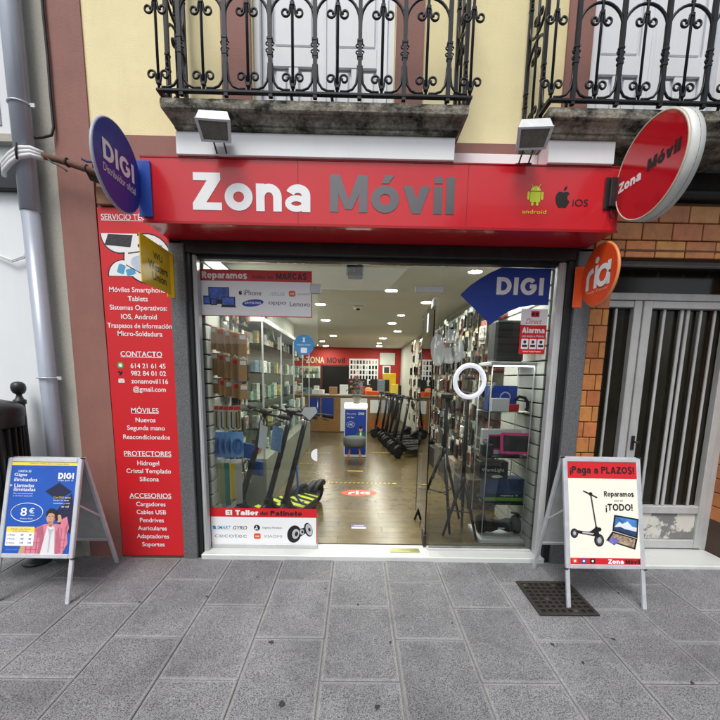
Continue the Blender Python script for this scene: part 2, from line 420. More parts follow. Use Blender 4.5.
def speckle(name, base, dark, light, scale, rough=.6, bump=.2, amount=.5, pits=0.0, big=.12, objvar=.05, margin=None):
    """granite-like stone: speckles, pits, cloudy wear"""
    m = bpy.data.materials.new(name); nt, N, L, b = nodes_of(m); MATS[name] = m
    b.inputs['Roughness'].default_value = rough
    geo = N.new('ShaderNodeNewGeometry')
    def noise(sc, det=3, ro=.6):
        n = N.new('ShaderNodeTexNoise'); n.inputs['Scale'].default_value = sc; n.inputs['Detail'].default_value = det; n.inputs['Roughness'].default_value = ro
        L.new(geo.outputs['Position'], n.inputs['Vector']); return n.outputs['Fac']
    n1 = noise(scale)
    cr = N.new('ShaderNodeValToRGB'); e = cr.color_ramp.elements
    e[0].position = .33; e[0].color = (*dark, 1); e[1].position = .66; e[1].color = (*light, 1)
    q = e.new(.47); q.color = (*base, 1)
    L.new(n1, cr.inputs['Fac'])
    oi = N.new('ShaderNodeObjectInfo'); mo = N.new('ShaderNodeMapRange'); mo.inputs['To Min'].default_value = 1 - objvar; mo.inputs['To Max'].default_value = 1 + objvar
    L.new(oi.outputs['Random'], mo.inputs['Value'])
    n2 = noise(2.2, 8, .62); mr = N.new('ShaderNodeMapRange'); mr.inputs['From Min'].default_value = .3; mr.inputs['From Max'].default_value = .7
    mr.inputs['To Min'].default_value = 1 - big; mr.inputs['To Max'].default_value = 1 + big; L.new(n2, mr.inputs['Value'])
    mul = N.new('ShaderNodeMath'); mul.operation = 'MULTIPLY'; L.new(mo.outputs[0], mul.inputs[0]); L.new(mr.outputs[0], mul.inputs[1])
    hs = N.new('ShaderNodeHueSaturation'); L.new(cr.outputs['Color'], hs.inputs['Color']); L.new(mul.outputs[0], hs.inputs['Value'])
    src = hs.outputs['Color']; hgt = n1
    if pits:
        v = N.new('ShaderNodeTexVoronoi'); v.inputs['Scale'].default_value = pits; L.new(geo.outputs['Position'], v.inputs['Vector'])
        rr = N.new('ShaderNodeMapRange'); rr.inputs['From Min'].default_value = .12; rr.inputs['From Max'].default_value = .42; L.new(v.outputs['Distance'], rr.inputs['Value'])
        n3 = noise(pits * .35, 2); r3 = N.new('ShaderNodeMapRange'); r3.inputs['From Min'].default_value = .47; r3.inputs['From Max'].default_value = .72; L.new(n3, r3.inputs['Value'])
        mx0 = N.new('ShaderNodeMath'); mx0.operation = 'MAXIMUM'; L.new(rr.outputs[0], mx0.inputs[0]); L.new(r3.outputs[0], mx0.inputs[1])
        pit = mx0.outputs[0]; mk = None
        if margin:
            tc = N.new('ShaderNodeTexCoord'); sp = N.new('ShaderNodeSeparateXYZ'); L.new(tc.outputs['Generated'], sp.inputs[0]); ds = []
            for ax, ln in zip('XY', margin):
                pp = N.new('ShaderNodeMath'); pp.operation = 'PINGPONG'; pp.inputs[1].default_value = .5; L.new(sp.outputs[ax], pp.inputs[0])
                mm = N.new('ShaderNodeMath'); mm.operation = 'MULTIPLY'; mm.inputs[1].default_value = ln; L.new(pp.outputs[0], mm.inputs[0]); ds.append(mm.outputs[0])
            mn = N.new('ShaderNodeMath'); mn.operation = 'MINIMUM'; L.new(ds[0], mn.inputs[0]); L.new(ds[1], mn.inputs[1])
            mk = N.new('ShaderNodeMapRange'); mk.inputs['From Min'].default_value = .010; mk.inputs['From Max'].default_value = .019; mk.inputs['To Min'].default_value = 1; mk.inputs['To Max'].default_value = 0; L.new(mn.outputs[0], mk.inputs['Value'])
            m5 = N.new('ShaderNodeMath'); m5.operation = 'MAXIMUM'; L.new(pit, m5.inputs[0]); L.new(mk.outputs[0], m5.inputs[1]); pit = m5.outputs[0]
            m6 = N.new('ShaderNodeMix'); m6.data_type = 'RGBA'; m6.inputs['B'].default_value = (*S(168, 168, 168), 1); m7 = N.new('ShaderNodeMath'); m7.operation = 'MULTIPLY'; m7.inputs[1].default_value = .24; L.new(mk.outputs[0], m7.inputs[0]); L.new(m7.outputs[0], m6.inputs['Factor']); L.new(src, m6.inputs['A']); src = m6.outputs['Result']
        mx = N.new('ShaderNodeMix'); mx.data_type = 'RGBA'; mx.inputs['A'].default_value = (*[c * .30 for c in base], 1)
        L.new(pit, mx.inputs['Factor']); L.new(src, mx.inputs['B']); src = mx.outputs['Result']; hgt = pit
    if pits:
        n4 = noise(5.5, 10, .72); r4 = N.new('ShaderNodeMapRange'); r4.inputs['From Min'].default_value = .52; r4.inputs['From Max'].default_value = .74; r4.inputs['To Max'].default_value = .55; L.new(n4, r4.inputs['Value'])
        m4 = N.new('ShaderNodeMix'); m4.data_type = 'RGBA'; m4.inputs['B'].default_value = (*[c * .45 for c in base], 1); L.new(r4.outputs[0], m4.inputs['Factor']); L.new(src, m4.inputs['A']); src = m4.outputs['Result']
    L.new(src, b.inputs['Base Color'])
    bp = N.new('ShaderNodeBump'); bp.inputs['Strength'].default_value = bump; bp.inputs['Distance'].default_value = .003
    L.new(hgt, bp.inputs['Height']); L.new(bp.outputs[0], b.inputs['Normal'])
    return m

def glass_mat(name, tint, ior=1.5, gl=(1, 1, 1), milky=0.0):
    m = bpy.data.materials.new(name); m.use_nodes = True; MATS[name] = m
    N, L = m.node_tree.nodes, m.node_tree.links
    N.remove(N['Principled BSDF']); out = N['Material Output']
    tr = N.new('ShaderNodeBsdfTransparent'); tr.inputs['Color'].default_value = (*tint, 1)
    gs = N.new('ShaderNodeBsdfGlossy'); gs.inputs['Roughness'].default_value = 0.0; gs.inputs['Color'].default_value = (*gl, 1)
    fr = N.new('ShaderNodeFresnel'); fr.inputs['IOR'].default_value = ior
    mx = N.new('ShaderNodeMixShader'); L.new(fr.outputs[0], mx.inputs['Fac']); L.new(tr.outputs[0], mx.inputs[1]); L.new(gs.outputs[0], mx.inputs[2])
    sh = mx.outputs[0]
    if milky:
        df = N.new('ShaderNodeBsdfDiffuse'); df.inputs['Color'].default_value = (.7, .75, .75, 1)
        m2 = N.new('ShaderNodeMixShader'); m2.inputs['Fac'].default_value = milky; L.new(sh, m2.inputs[1]); L.new(df.outputs[0], m2.inputs[2]); sh = m2.outputs[0]
    L.new(sh, out.inputs['Surface'])
    return m

M_SLAB = speckle('paving_granite', S(116, 117, 121), S(74, 75, 79), S(148, 149, 152), 190, .8, .9, pits=115, big=.26, objvar=.11, margin=(.406, .606))
M_BED = M('joint_mortar', S(132, 130, 126), .9, var=.3, vs=30, bump=.4)
M_GRANITE = speckle('dark_granite', S(88, 90, 94), S(48, 50, 54), S(136, 138, 140), 260, .45, .08, big=.1, objvar=0)
M_YELLOW = M('cream_paint', S(243, 231, 182), .75, var=.05, vs=3, bump=.45, bs=140, dirt=.32, dcol=S(196, 182, 138), dscale=2.2, streak=5)
M_BROWN = M('brown_paint', S(146, 102, 93), .7, var=.08, vs=4, bump=.35, bs=110, dirt=.45, dcol=S(120, 88, 80), dscale=3, streak=4)
M_STUCCO = M('rough_stucco', S(188, 186, 176), .95, var=.10, vs=60, bump=1.0, bs=220, dirt=.3, dcol=S(140, 140, 132), dscale=2, streak=5)
M_WHITEWALL = M('white_wall_paint', S(232, 237, 240), .8, var=.03, vs=2, bump=.1, dirt=.12, dcol=S(170, 174, 176), dscale=1.5, streak=5)
M_STONE = M('weathered_stone', S(150, 146, 134), .95, var=.4, vs=60, bump=1.0, bs=110, dirt=1.0, dcol=S(36, 37, 33), dscale=7, streak=.6, dmin=.40, dmax=.60)
M_IRON = M('wrought_iron', S(32, 34, 40), .45, .4, var=.2, vs=30, bump=.15)
M_WDOOR = M('white_joinery_paint', S(226, 230, 236), .5, var=.03, vs=6, dirt=.08, dcol=S(180, 180, 178), dscale=3, streak=4)
M_BOARD = M('white_board', S(244, 247, 250), .45, var=.02, vs=5, dirt=.1, dcol=S(170, 172, 172), dscale=3, streak=5)
M_RED = M('red_sign_vinyl', S(205, 34, 44), .22, var=.04, vs=2, coat=.3, dirt=.28, dcol=S(168, 40, 46), dscale=2.5, streak=3, rv=.08)
M_REDP = M('red_print', S(208, 32, 40), .45, var=.02, vs=3)
M_WHITE = M('white_vinyl', S(240, 242, 245), .4)
M_SILVER = M('silver_vinyl', S(112, 110, 112), .22, .92)
M_BLACK = M('black_vinyl', S(24, 24, 26), .45)
M_BLACKM = M('black_painted_metal', S(30, 31, 34), .4, var=.15, vs=8, dirt=.25, dcol=S(80, 78, 74), dscale=5, streak=3)
M_PLASTIC = M('black_plastic', S(34, 35, 38), .5, var=.1, vs=20)
M_RUBBER = M('tyre_rubber', S(26, 26, 27), .85, bump=.2)
M_ALU = M('brushed_aluminium', S(206, 210, 216), .4, .35, var=.08, vs=18, rv=.1)
M_ALUW = M('pale_anodised_frame', S(196, 198, 200), .5, .15, var=.06, vs=10, dirt=.3, dcol=S(130, 128, 124), dscale=4, streak=5)
M_PIPE = M('grey_drainpipe', S(172, 180, 194), .3, .2, var=.06, vs=4, dirt=.25, dcol=S(112, 114, 118), dscale=3, streak=6)
M_BLUE = M('blue_sign_face', S(36, 52, 150), .35, var=.02)
M_BLUEL = M('mid_blue', S(40, 78, 172), .4)
M_NAVY = M('navy_print', S(28, 62, 156), .45)
M_ROYAL = M('royal_blue_print', S(22, 84, 182), .4, var=.10, vs=7)
M_YEL = M('yellow_sign', S(236, 196, 24), .4, var=.03)
M_YELP = M('pale_yellow_print', S(248, 220, 90), .5)
M_ORANGE = M('orange_sign', S(232, 82, 34), .4, var=.03)
M_DOORF = M('grey_door_paint', S(186, 188, 188), .5, .1, var=.06, vs=10, dirt=.35, dcol=S(118, 116, 112), dscale=5, streak=5)
M_MARBLE = M('white_marble', S(206, 210, 208), .3, var=.12, vs=6, dirt=.25, dcol=S(150, 150, 146), dscale=6)
M_TILE = M('orange_clay_tile', S(184, 120, 70), .34, var=.26, vs=16, bump=.35, bs=90, objvar=.15, hue=.011, dirt=.22, dcol=S(140, 84, 46), dscale=16)
M_GROUT = M('tile_grout', S(130, 94, 64), .9, var=.25, vs=30)
M_GLASS = glass_mat('shop_glass', (.97, .985, .975), 1.45)
M_GLASSD = glass_mat('door_glass', (.92, .965, .945))
M_GLASSS = glass_mat('shelf_glass', (.88, .95, .92), 1.4)
M_FROST = glass_mat('frosted_sticker', (.8, .9, .9), 1.3, milky=.42)

# ================================================================== THE SETTING
SL = .04                                     # cross fall of the pavement towards the street
tag(MB().box(-90, 90, -90, 60, -.60, -.36).build('ground', M('asphalt', S(70, 70, 72), .9, var=.15, vs=8, bump=.6, bs=60)), kind='structure')
pave = tag(MB().box(-6.2, 6.2, -3.5, 0.0, -.2, -.010).build('pavement', M_BED, loc=(0, 0, -.085), rot=(math.atan(SL), 0, 0)), kind='structure')
tag(MB().box(-6.2, 6.2, -3.72, -3.505, -.45, -.105, .015).build('kerb', M_SLAB), kind='structure')
W, Lg = .4125, .613
_slabs = {}
def slab_mesh(w, l):
    k = (round(w, 3), round(l, 3))
    if k not in _slabs: _slabs[k] = MB().box(-w / 2, w / 2, -l / 2, l / 2, -.05, 0, .004).mesh('paving_slab', M_SLAB)
    return _slabs[k]
for k in range(-15, 14):
    x0 = .249 + W * k
    y = -.03 if k % 2 else -.335
    rows = [(y, -.004)] if y < -.02 else []
    while y - Lg > -3.6: rows.append((y - Lg, y)); y -= Lg
    for a, b in rows:
        a = max(a, -3.5)
        if b - a < .03: continue
        link('paving_slab', slab_mesh(W - .0065, b - a - .0065), pave, (x0 + W / 2 + rnd.uniform(-.001, .001), (a + b) / 2, rnd.uniform(-.002, .002)), (rnd.uniform(-.002, .002), rnd.uniform(-.002, .002), 0))
# flattened chewing gum and tar spots
M_GUM = M('old_gum', S(52, 52, 54), .9, var=.2, vs=60)
for gx, gy, gr in ((-.47, -.985, .018), (-.33, -1.40, .024), (.12, -1.41, .02), (.03, -.62, .012), (.22, -.98, .012), (1.16, -.98, .016), (1.26, -1.12, .014), (1.55, -.93, .016), (-.72, -.30, .012), (-1.0, -.55, .012), (1.9, -.45, .012), (.62, -.8, .01), (-.2, -.44, .012), (-1.42, -.62, .012), (1.75, -1.25, .014)):
    n = 11
    ring = [(gx + gr * rnd.uniform(.4, .95) * math.cos(2 * PI * i / n), gy + gr * 1.1 * rnd.uniform(.4, .95) * math.sin(2 * PI * i / n)) for i in range(n)]
    MB().add([(x, y, .003) for x, y in ring] + [(gx, gy, .006)], [(i, (i + 1) % n, n) for i in range(n)], True).build('gum_stain', M_GUM, pave)

# ------------------------------------------------------------------ the shop's building
bld = thing('shop_building', 'cream and brown painted building with shop, two iron balconies and tiled doorway', 'building', (0, .15, -.1))
bld_inv = (0, -.15, .1)
def bp(mb, name, mat, parent=None, loc=(0, 0, 0)):
    """part of the building, built in world coordinates"""
    if parent is None: return mb.build(name, mat, bld, (loc[0], loc[1] - .15, loc[2] + .1))
    return mb.build(name, mat, parent, loc)
m = MB()
m.box(-1.9, -.755, 0, .3, 3.05, 6.6); m.box(.228, 1.575, 0, .3, 3.05, 6.6); m.box(2.56, 4.2, 0, .3, 3.05, 6.6)
m.box(-.755, .228, 0, .3, 5.45, 6.6); m.box(1.575, 2.56, 0, .3, 5.45, 6.6)
bp(m, 'upper_wall', M_YELLOW)
bp(MB().prism([(-2.147, -.3), (-1.885, -.3), (-1.905, 6.6), (-2.143, 6.6)], -.012, .3), 'pilaster', M_BROWN)
m = MB(); m.box(-1.884, -1.385, .0, .3, -.3, 3.048); m.box(-1.385, 1.735, .0, .3, 2.36, 3.048); m.box(1.735, 4.2, 0, .3, 2.985, 3.048)
bp(m, 'brown_band', M_BROWN)
bp(MB().box(1.735, 4.2, .03, .3, 2.685, 2.985), 'dark_fascia', M('dark_grey_render', S(62, 60, 58), .85, var=.25, vs=9, bump=.4, dirt=.5, dcol=S(30, 28, 26), dscale=5, streak=3))
for a, b in ((-.958, -.757), (.230, .42), (1.40, 1.573), (2.562, 2.75)):
    bp(MB().box(a, b, -.022, -.001, 3.05, 5.6), 'door_surround', M_BROWN)
bp(MB().box(-1.383, -1.272, -.03, .3, -.2, 2.335, .004), 'granite_column', M_GRANITE)
bp(MB().box(1.612, 1.732, -.03, .3, -.2, 2.335, .004), 'granite_column', M_GRANITE)
m = MB(); m.box(-1.30, 1.63, -.012, .22, 2.275, 2.358, .004); m.box(-1.30, 1.63, .05, .11, 2.25, 2.278)
bp(m, 'lintel', M_BLACKM)
bp(MB().box(-1.271, -1.241, .0, .25, -.1, 2.272), 'shutter_guide', M_BLACKM)
bp(MB().box(1.561, 1.611, .0, .25, -.1, 2.272), 'shutter_guide', M_BLACKM)
for a, b in ((-1.240, -1.206), (1.506, 1.560)):
    m = MB(); m.box(a, b, .03, .10, -.075, 2.27, .004); mid = (a + b) / 2; m.box(mid - .008, mid + .008, .024, .03, -.075, 2.27)
    bp(m, 'window_jamb', M_ALUW)
# slatted side walls of the window
M_SLAT = M('pale_slat_board', S(214, 216, 212), .5, var=.04, vs=8)
M_GROOVE = M('slat_groove', S(30, 32, 32), .8)
for sx, xa, xb in ((-1, -1.25, -1.205), (1, 1.515, 1.56)):
    z = -.06
    bk = bp(MB().box(xa - .008 if sx < 0 else xb - .02, xa + .02 if sx < 0 else xb + .006, .136, 1.0, -.06, 2.4), 'slat_wall', M_GROOVE)
    while z < 2.3:
        MB().box(xa + .021 if sx < 0 else xa - .012, xb + .012 if sx < 0 else xb - .021, .132, .995, z + .004, z + .106, .003).build('slat', M_SLAT, bk)
        z += .1155
# threshold
m = MB(); m.box(-1.24, 1.56, -.035, .20, -.14, -.047, .006)
bp(m, 'threshold', M_MARBLE)
m = MB(); m.box(-1.20, -.31, .095, .145, -.047, -.012, .003)
bp(m, 'window_sill', M_ALUW)
m = MB(); m.box(.62, 1.50, .095, .145, -.047, -.030, .003)
bp(m, 'window_sill', M_ALUW)
# glass
for nm, a, b, c, d in (('shop_window', -1.235, -.313, -.012, 2.25), ('shop_window', .632, 1.52, -.030, 2.25), ('transom_pane', -.310, .629, 2.062, 2.25)):
    bp(MB().box(a, b, .115, .125, c, d), nm, M_GLASS)
bp(MB().box(-.372, -.288, .107, .133, 2.03, 2.10, .003), 'patch_fitting', M_ALUW)
bp(MB().box(.44, .662, .107, .133, 2.055, 2.10, .003), 'patch_fitting', M_ALUW)
dr = bp(MB().box(-.005, .005, 0, .90, 0, 2.05), 'glass_door', M_GLASSD, loc=(.606, .150, -.030))
dr.rotation_euler = (0, 0, R(-4))
MB().box(-.014, .014, .0, .16, -.008, .09, .003).build('patch_fitting', M_BLACKM, dr)
MB().box(-.014, .014, .0, .16, 1.99, 2.052, .003).build('patch_fitting', M_ALUW, dr)
MB().box(-.008, .008, .900, .914, 0, 2.05).build('edge_seal', M('edge_seal_dark', S(30, 40, 38), .3), dr)
m = MB(); m.tube([(.05, .80, .75), (.05, .80, 1.35)], .012, 10); m.bar((0.006, .80, .80), (.05, .80, .80), .012); m.bar((0.006, .80, 1.30), (.05, .80, 1.30), .012)
m.build('handle', M_ALU, dr)
bp(MB().box(.30, .55, .045, .115, -.047, -.0405, .002), 'floor_spring_plate', M('brass_plate', S(150, 150, 96), .35, .7, var=.1, vs=20))

# ------------------------------------------------------------------ balconies
def circ(cx, cz, r, a0, a1, n, y=0.0): return [(cx + r * math.cos(R(a0 + (a1 - a0) * i / n)), y, cz + r * math.sin(R(a0 + (a1 - a0) * i / n))) for i in range(n + 1)]
def scroll_path(sx, sz, z):
    """C-scroll that leaves a thin bar and curls outwards"""
    p = [(0, 0, z - sz * .045), (sx * .012, 0, z - sz * .02)]
    for i in range(15):
        t = i / 14; a = R(200 - 400 * t); r = .026 * (1 - .55 * t)
        p.append((sx * (.040 + r * math.cos(a)), 0, z + sz * (.012 - .0 + r * math.sin(a))))
    return p
B0, B1 = 3.05, 4.10
def mirror(z): return B0 + B1 - z
def main_bar():
    m = MB(); m.box(-.0115, .0115, -.0115, .0115, B0 - .03, B1)
    for z in (3.245, 3.325, mirror(3.245), mirror(3.325)):
        m.box(-.017, .017, -.014, .014, z - .009, z + .009, .004)
    for z, s in ((3.268, 1), (3.302, -1), (mirror(3.268), -1), (mirror(3.302), 1)):
        for sx in (-1, 1): m.tube(circ(sx * .014, z, .009, 0, 300, 7), .0045, 5)
    for sx in (-1, 1):
        for f in (lambda q: q, mirror):
            m.tube([(sx * .010, 0, f(3.20)), (sx * .012, 0, f(3.15)), (sx * .020, 0, f(3.105)), (sx * .042, 0, f(3.075)), (sx * .075, 0, f(3.063)), (sx * .115, 0, f(3.062))], .0075, 6)
    return m.mesh('baluster', M_IRON)
def thin_bar():
    m = MB(); m.tube([(0, 0, B0), (0, 0, B1)], .0085, 6)
    for f in (lambda q: q, mirror):
        sg = 1 if f(1) == 1 else -1
        for sx in (-1, 1):
            m.tube([(a, b, f(c)) for a, b, c in scroll_path(sx, 1, 3.115)], .0068, 5)
            m.tube([(a, b, f(c)) for a, b, c in scroll_path(sx, -1, 3.475)], .0068, 5)
        m.box(-.013, .013, -.011, .011, min(f(3.075), f(3.095)), max(f(3.075), f(3.095)), .003)
        m.box(-.013, .013, -.011, .011, min(f(3.495), f(3.515)), max(f(3.495), f(3.515)), .003)
    return m.mesh('baluster', M_IRON)
P2 = .131
def arch_mesh():
    m = MB(); m.tube([(-P2, 0, 3.36)] + circ(0, 3.43, P2 - .004, 180, 0, 14) + [(P2, 0, 3.36)], .0085, 6)
    m.tube([(-P2, 0, mirror(3.36))] + circ(0, mirror(3.43), P2 - .004, 180, 360, 14) + [(P2, 0, mirror(3.36))], .0085, 6)
    m.tube(circ(0, 3.575, .010, 0, 360, 8), .005, 5)
    return m.mesh('arch', M_IRON)
ME_MAIN, ME_THIN, ME_ARCH = main_bar(), thin_bar(), arch_mesh()
def balcony(x0, n, label):
    """slab with moulded edge and wrought-iron railing, depth .45"""
    D = .45; x1 = x0 + n * 2 * P2
    rings = []
    for off, z in ((-0.082, 2.8895), (-0.076, 2.892), (-0.074, 2.908), (-0.062, 2.91), (-0.06, 2.918), (-0.054, 2.932), (-0.04, 2.942), (-0.024, 2.946), (-0.022, 2.954), (-0.004, 2.956), (0.0, 2.961), (0.003, 2.985), (0.0, 3.01), (-0.01, 3.016)):
        a, b, d = x0 - off * .6, x1 + off * .6, -(D + off)
        pts = []
        for i in range(61): pts.append((a + (b - a) * i / 60 , d + rnd.uniform(-.0013, .0013), z + rnd.uniform(-.0012, .0012)))
        rings.append([(a, 0.0, z)] + pts + [(b, 0.0, z)])
    s = bp(MB().loft(rings), 'balcony', M_STONE)
    s['label'] = label
    for nm, z, h in (('bottom_rail', B0 - .006, .016), ('top_rail', B1, .03)):
        rail = MB()
        rail.box(x0 - .014, x1 + .014, -D - .014 - .004, -D + .014 - .004, z - h / 2, z + h / 2, .003)
        rail.box(x0 - .012, x0 + .012, -D + .011, -.002, z - h / 2, z + h / 2)
        rail.box(x1 - .012, x1 + .012, -D + .011, -.002, z - h / 2, z + h / 2)
        rail.build(nm, M_IRON, s)
    for xx in (x0 + .12, (x0 + x1) / 2 - .12, (x0 + x1) / 2 + .12, x1 - .12):
        MB().tube([(xx - .03, -D, 3.046), (xx - .02, -D, 3.03), (xx - .015, -D + .02, 3.0)], .009, 6).build('foot', M_IRON, s)
    y = -D - .004
    for k in range(n + 1): link('baluster', ME_THIN, s, (x0 + 2 * P2 * k, y, 0))
    for k in range(n): link('baluster', ME_MAIN, s, (x0 + P2 + 2 * P2 * k, y, 0))
    for k in range(1, n): link('arch', ME_ARCH, s, (x0 + 2 * P2 * k, y + .0005, 0))
    for xx in (x0, x1):
        link('baluster', ME_MAIN, s, (xx, -D + P2, 0), (0, 0, R(90)))
        link('baluster', ME_THIN, s, (xx, -D + 2 * P2, 0), (0, 0, R(90)))
        link('baluster', ME_MAIN, s, (xx, -D + 3 * P2, 0), (0, 0, R(90)))
        link('arch', ME_ARCH, s, (xx, -D + 2 * P2, 0), (0, 0, R(90)))
    return s
balcony(-1.191, 7, 'stained stone balcony slab with wrought-iron railing above the sign')
balcony(1.125, 7, 'stone balcony with iron railing behind the round red sign')

def french_doors(x0, x1):
    d = bp(MB().box(x0 + .001, x1 - .001, .135, .16, 3.0, 5.45), 'balcony_door', M_WDOOR)
    f = MB(); f.box(x0 + .001, x0 + .045, .05, .134, 3.0, 5.45, .004); f.box(x1 - .045, x1 - .001, .05, .134, 3.0, 5.45, .004); f.box(x0 + .046, x1 - .046, .05, .134, 5.38, 5.45)
    f.build('door_frame', M_WDOOR, d)
    xm = (x0 + x1) / 2
    for a, b in ((x0 + .047, xm - .003), (xm + .003, x1 - .047)):
        f = MB()
        f.box(a, a + .075, .106, .132, 3.02, 5.37, .005); f.box(b - .075, b, .106, .132, 3.02, 5.37, .005)
        c = (a + b) / 2; f.box(c - .035, c + .035, .109, .131, 3.12, 3.575, .004)
        for z, z1 in ((3.02, 3.12), (3.575, 3.70), (4.45, 4.52), (5.27, 5.37)): f.box(a + .075, b - .075, .1075, .1315, z, z1, .004)
        f.build('door_leaf', M_WDOOR, d)
        for p, q in ((a + .076, c - .036), (c + .036, b - .076)): MB().box(p + .018, q - .018, .116, .1315, 3.14, 3.555, .010).build('panel', M_WDOOR, d)
        MB().box(a + .09, b - .09, .117, .1315, 3.715, 4.435, .010).build('panel', M_WDOOR, d)
    MB().box(xm - .012, xm + .012, .094, .105, 3.02, 5.36, .003).build('meeting_strip', M_WDOOR, d)
    return d
french_doors(-.755, .228)
french_doors(1.575, 2.56)
# white boxing between the sign and the balcony slabs
m = MB(); m.box(-1.152, .592, -.352, -.001, 2.756, 2.8885, .003); bp(m, 'white_boxing', M_BOARD)
m = MB(); m.box(1.185, 1.605, -.352, -.001, 2.756, 2.8885, .003); bp(m, 'white_boxing', M_BOARD)
m = MB(); m.box(.594, 1.183, -.20, -.001, 2.756, 2.88, .003); bp(m, 'white_boxing', M_BOARD)

# ------------------------------------------------------------------ tiled doorway
clad = bp(MB().box(1.7335, 1.885, -.004, .3, -.2, 2.684).box(1.885, 4.2, -.004, .3, 2.36, 2.684).box(3.105, 4.2, -.004, .3, -.2, 2.36), 'tile_cladding', M_GROUT)
def tile(x, z, w, h, th=.014, axis='y', xr=0.0, y0=0.0):
    if axis == 'y': me = MB().box(-w / 2, w / 2, -th / 2, th / 2, -h / 2, h / 2, .004).mesh('tile', M_TILE); return link('tile', me, clad, (x, -.004 - th / 2 + rnd.uniform(-.0015, .001), z))
    me = MB().box(-th / 2, th / 2, -w / 2, w / 2, -h / 2, h / 2, .004).mesh('tile', M_TILE); return link('tile', me, clad, (xr, y0, z))
TH, TW = .122, .222
r = 0; z = -.14
while z < 2.66:
    zc = z + TH / 2; off = (r % 2) * TW / 2
    if zc > 2.36:
        x = 1.737 - off
        while x < 4.1:
            a, b = max(x, 1.737), min(x + TW - .007, 4.15)
            if b - a > .03: tile((a + b) / 2, zc, b - a, TH - .007)
            x += TW
    else:
        cut = 1.737 + (.045 if r % 2 else .10) + .0
        for a, b in ((1.737, cut - .004), (cut + .003, 1.884)): tile((a + b) / 2, zc, b - a, TH - .007)
        x = 3.108 - off
        while x < 4.1:
            a, b = max(x, 3.108), min(x + TW - .007, 4.15)
            if b - a > .03 and zc > .22: tile((a + b) / 2, zc, b - a, TH - .007)
            x += TW
        if zc > .22: tile(0, zc, .285, TH - .007, axis='x', xr=3.0985, y0=.143)
    r += 1; z += TH
bp(MB().box(3.092, 4.2, -.03, .3, -.2, .235, .006), 'plinth', M('brown_plinth', S(70, 52, 42), .6, var=.2, vs=10))
bp(MB().box(1.90, 3.09, -.02, .3, 2.345, 2.359), 'soffit', M('soffit_paint', S(92, 66, 52), .8, var=.2, vs=8))
bp(MB().box(1.80, 3.09, -.105, .33, -.16, -.058, .008), 'door_step', M_MARBLE)
ed = bp(MB().box(1.888, 3.10, .262, .29, -.06, 2.36), 'entrance_door', M('hall_shade_pane', S(34, 32, 24), .12, var=.35, vs=3))  # opaque pane; the darkness of the unlit hall is put into its colour
m = MB()
m.box(1.888, 1.945, .20, .261, -.058, 2.345, .004); m.box(3.045, 3.099, .20, .261, -.058, 2.345, .004)
m.box(1.946, 3.044, .20, .261, 2.31, 2.345, .004); m.box(1.946, 3.044, .198, .261, 2.045, 2.10, .004)
m.build('door_frame', M_DOORF, ed)
m = MB(); m.box(2.225, 2.29, .205, .261, -.058, 2.043, .004); m.build('mullion', M_DOORF, ed)
for a, b in ((1.99, 2.042), (.30, .36)): MB().box(1.946, 2.224, .21, .26, a, b, .004).build('sidelight_rail', M_DOORF, ed)
m = MB(); m.box(2.296, 2.365, .195, .255, -.045, 2.04, .004); m.box(2.985, 3.042, .195, .255, -.045, 2.04, .004); m.box(2.366, 2.984, .198, .255, 1.985, 2.04, .004); m.box(2.366, 2.984, .198, .255, .27, .335, .004); m.box(2.366, 2.984, .198, .255, -.045, .03, .004)
m.build('door_leaf', M_DOORF, ed)
for x, w in ((2.095, .020), (2.49, .022), (2.635, .026), (2.685, .026), (2.79, .020), (2.905, .020)):
    MB().box(x - w / 2, x + w / 2, .222, .240, .336 if x > 2.2 else .361, 1.984, .004).build('bar', M_DOORF, ed)
M_PEEL = M('peeling_white_paint', S(206, 204, 196), .6, var=.05, vs=12, dirt=1.0, dcol=S(122, 122, 122), dscale=4.2, dmin=.49, dmax=.53)
MB().box(2.367, 2.983, .218, .250, .032, .268, .004).build('kick_panel', M_PEEL, ed)
MB().box(1.947, 2.223, .218, .250, -.05, .298, .004).build('kick_panel', M_PEEL, ed)
m = MB(); m.box(2.315, 2.345, .185, .195, .83, .95, .004); m.tube([(2.33, .186, .90), (2.33, .15, .90), (2.36, .145, .90)], .008, 8); m.build('handle', M_BLACKM, ed)

# ------------------------------------------------------------------ neighbour on the left
nb = thing('neighbour_house', 'pale house edge with grey stucco strip beside the drainpipe', 'building', (-3, .15, -.1))
nbp = (3, -.15, .1)
m = MB(); m.box(-9, -2.30, .0, .3, -.4, 2.66); m.box(-9, -2.30, .0, .3, 2.83, 6.6); m.build('wall', M_WHITEWALL, nb, nbp)
MB().prism([(-2.299, -.3), (-2.148, -.3), (-2.144, 6.6), (-2.299, 6.6)], .0, .3).build('stucco_strip', M_STUCCO, nb, nbp)
m = MB(); m.box(-9, -2.302, -.055, .29, 2.661, 2.829, .006); m.build('fascia', M('dark_fascia_metal', S(38, 42, 48), .35, .2, var=.1, vs=5), nb, nbp)
m = MB(); m.box(-3.3, -2.43, -.02, -.001, 3.02, 5.2, .004); w = m.build('window', M_WDOOR, nb, nbp)
MB().box(-3.24, -2.49, -.026, -.021, 3.08, 5.1).build('pane', M('window_pane_dark', S(150, 158, 164), .08), w)
MB().box(-3.34, -2.40, -.05, -.001, 2.96, 3.018, .005).build('sill', M_STUCCO, w)

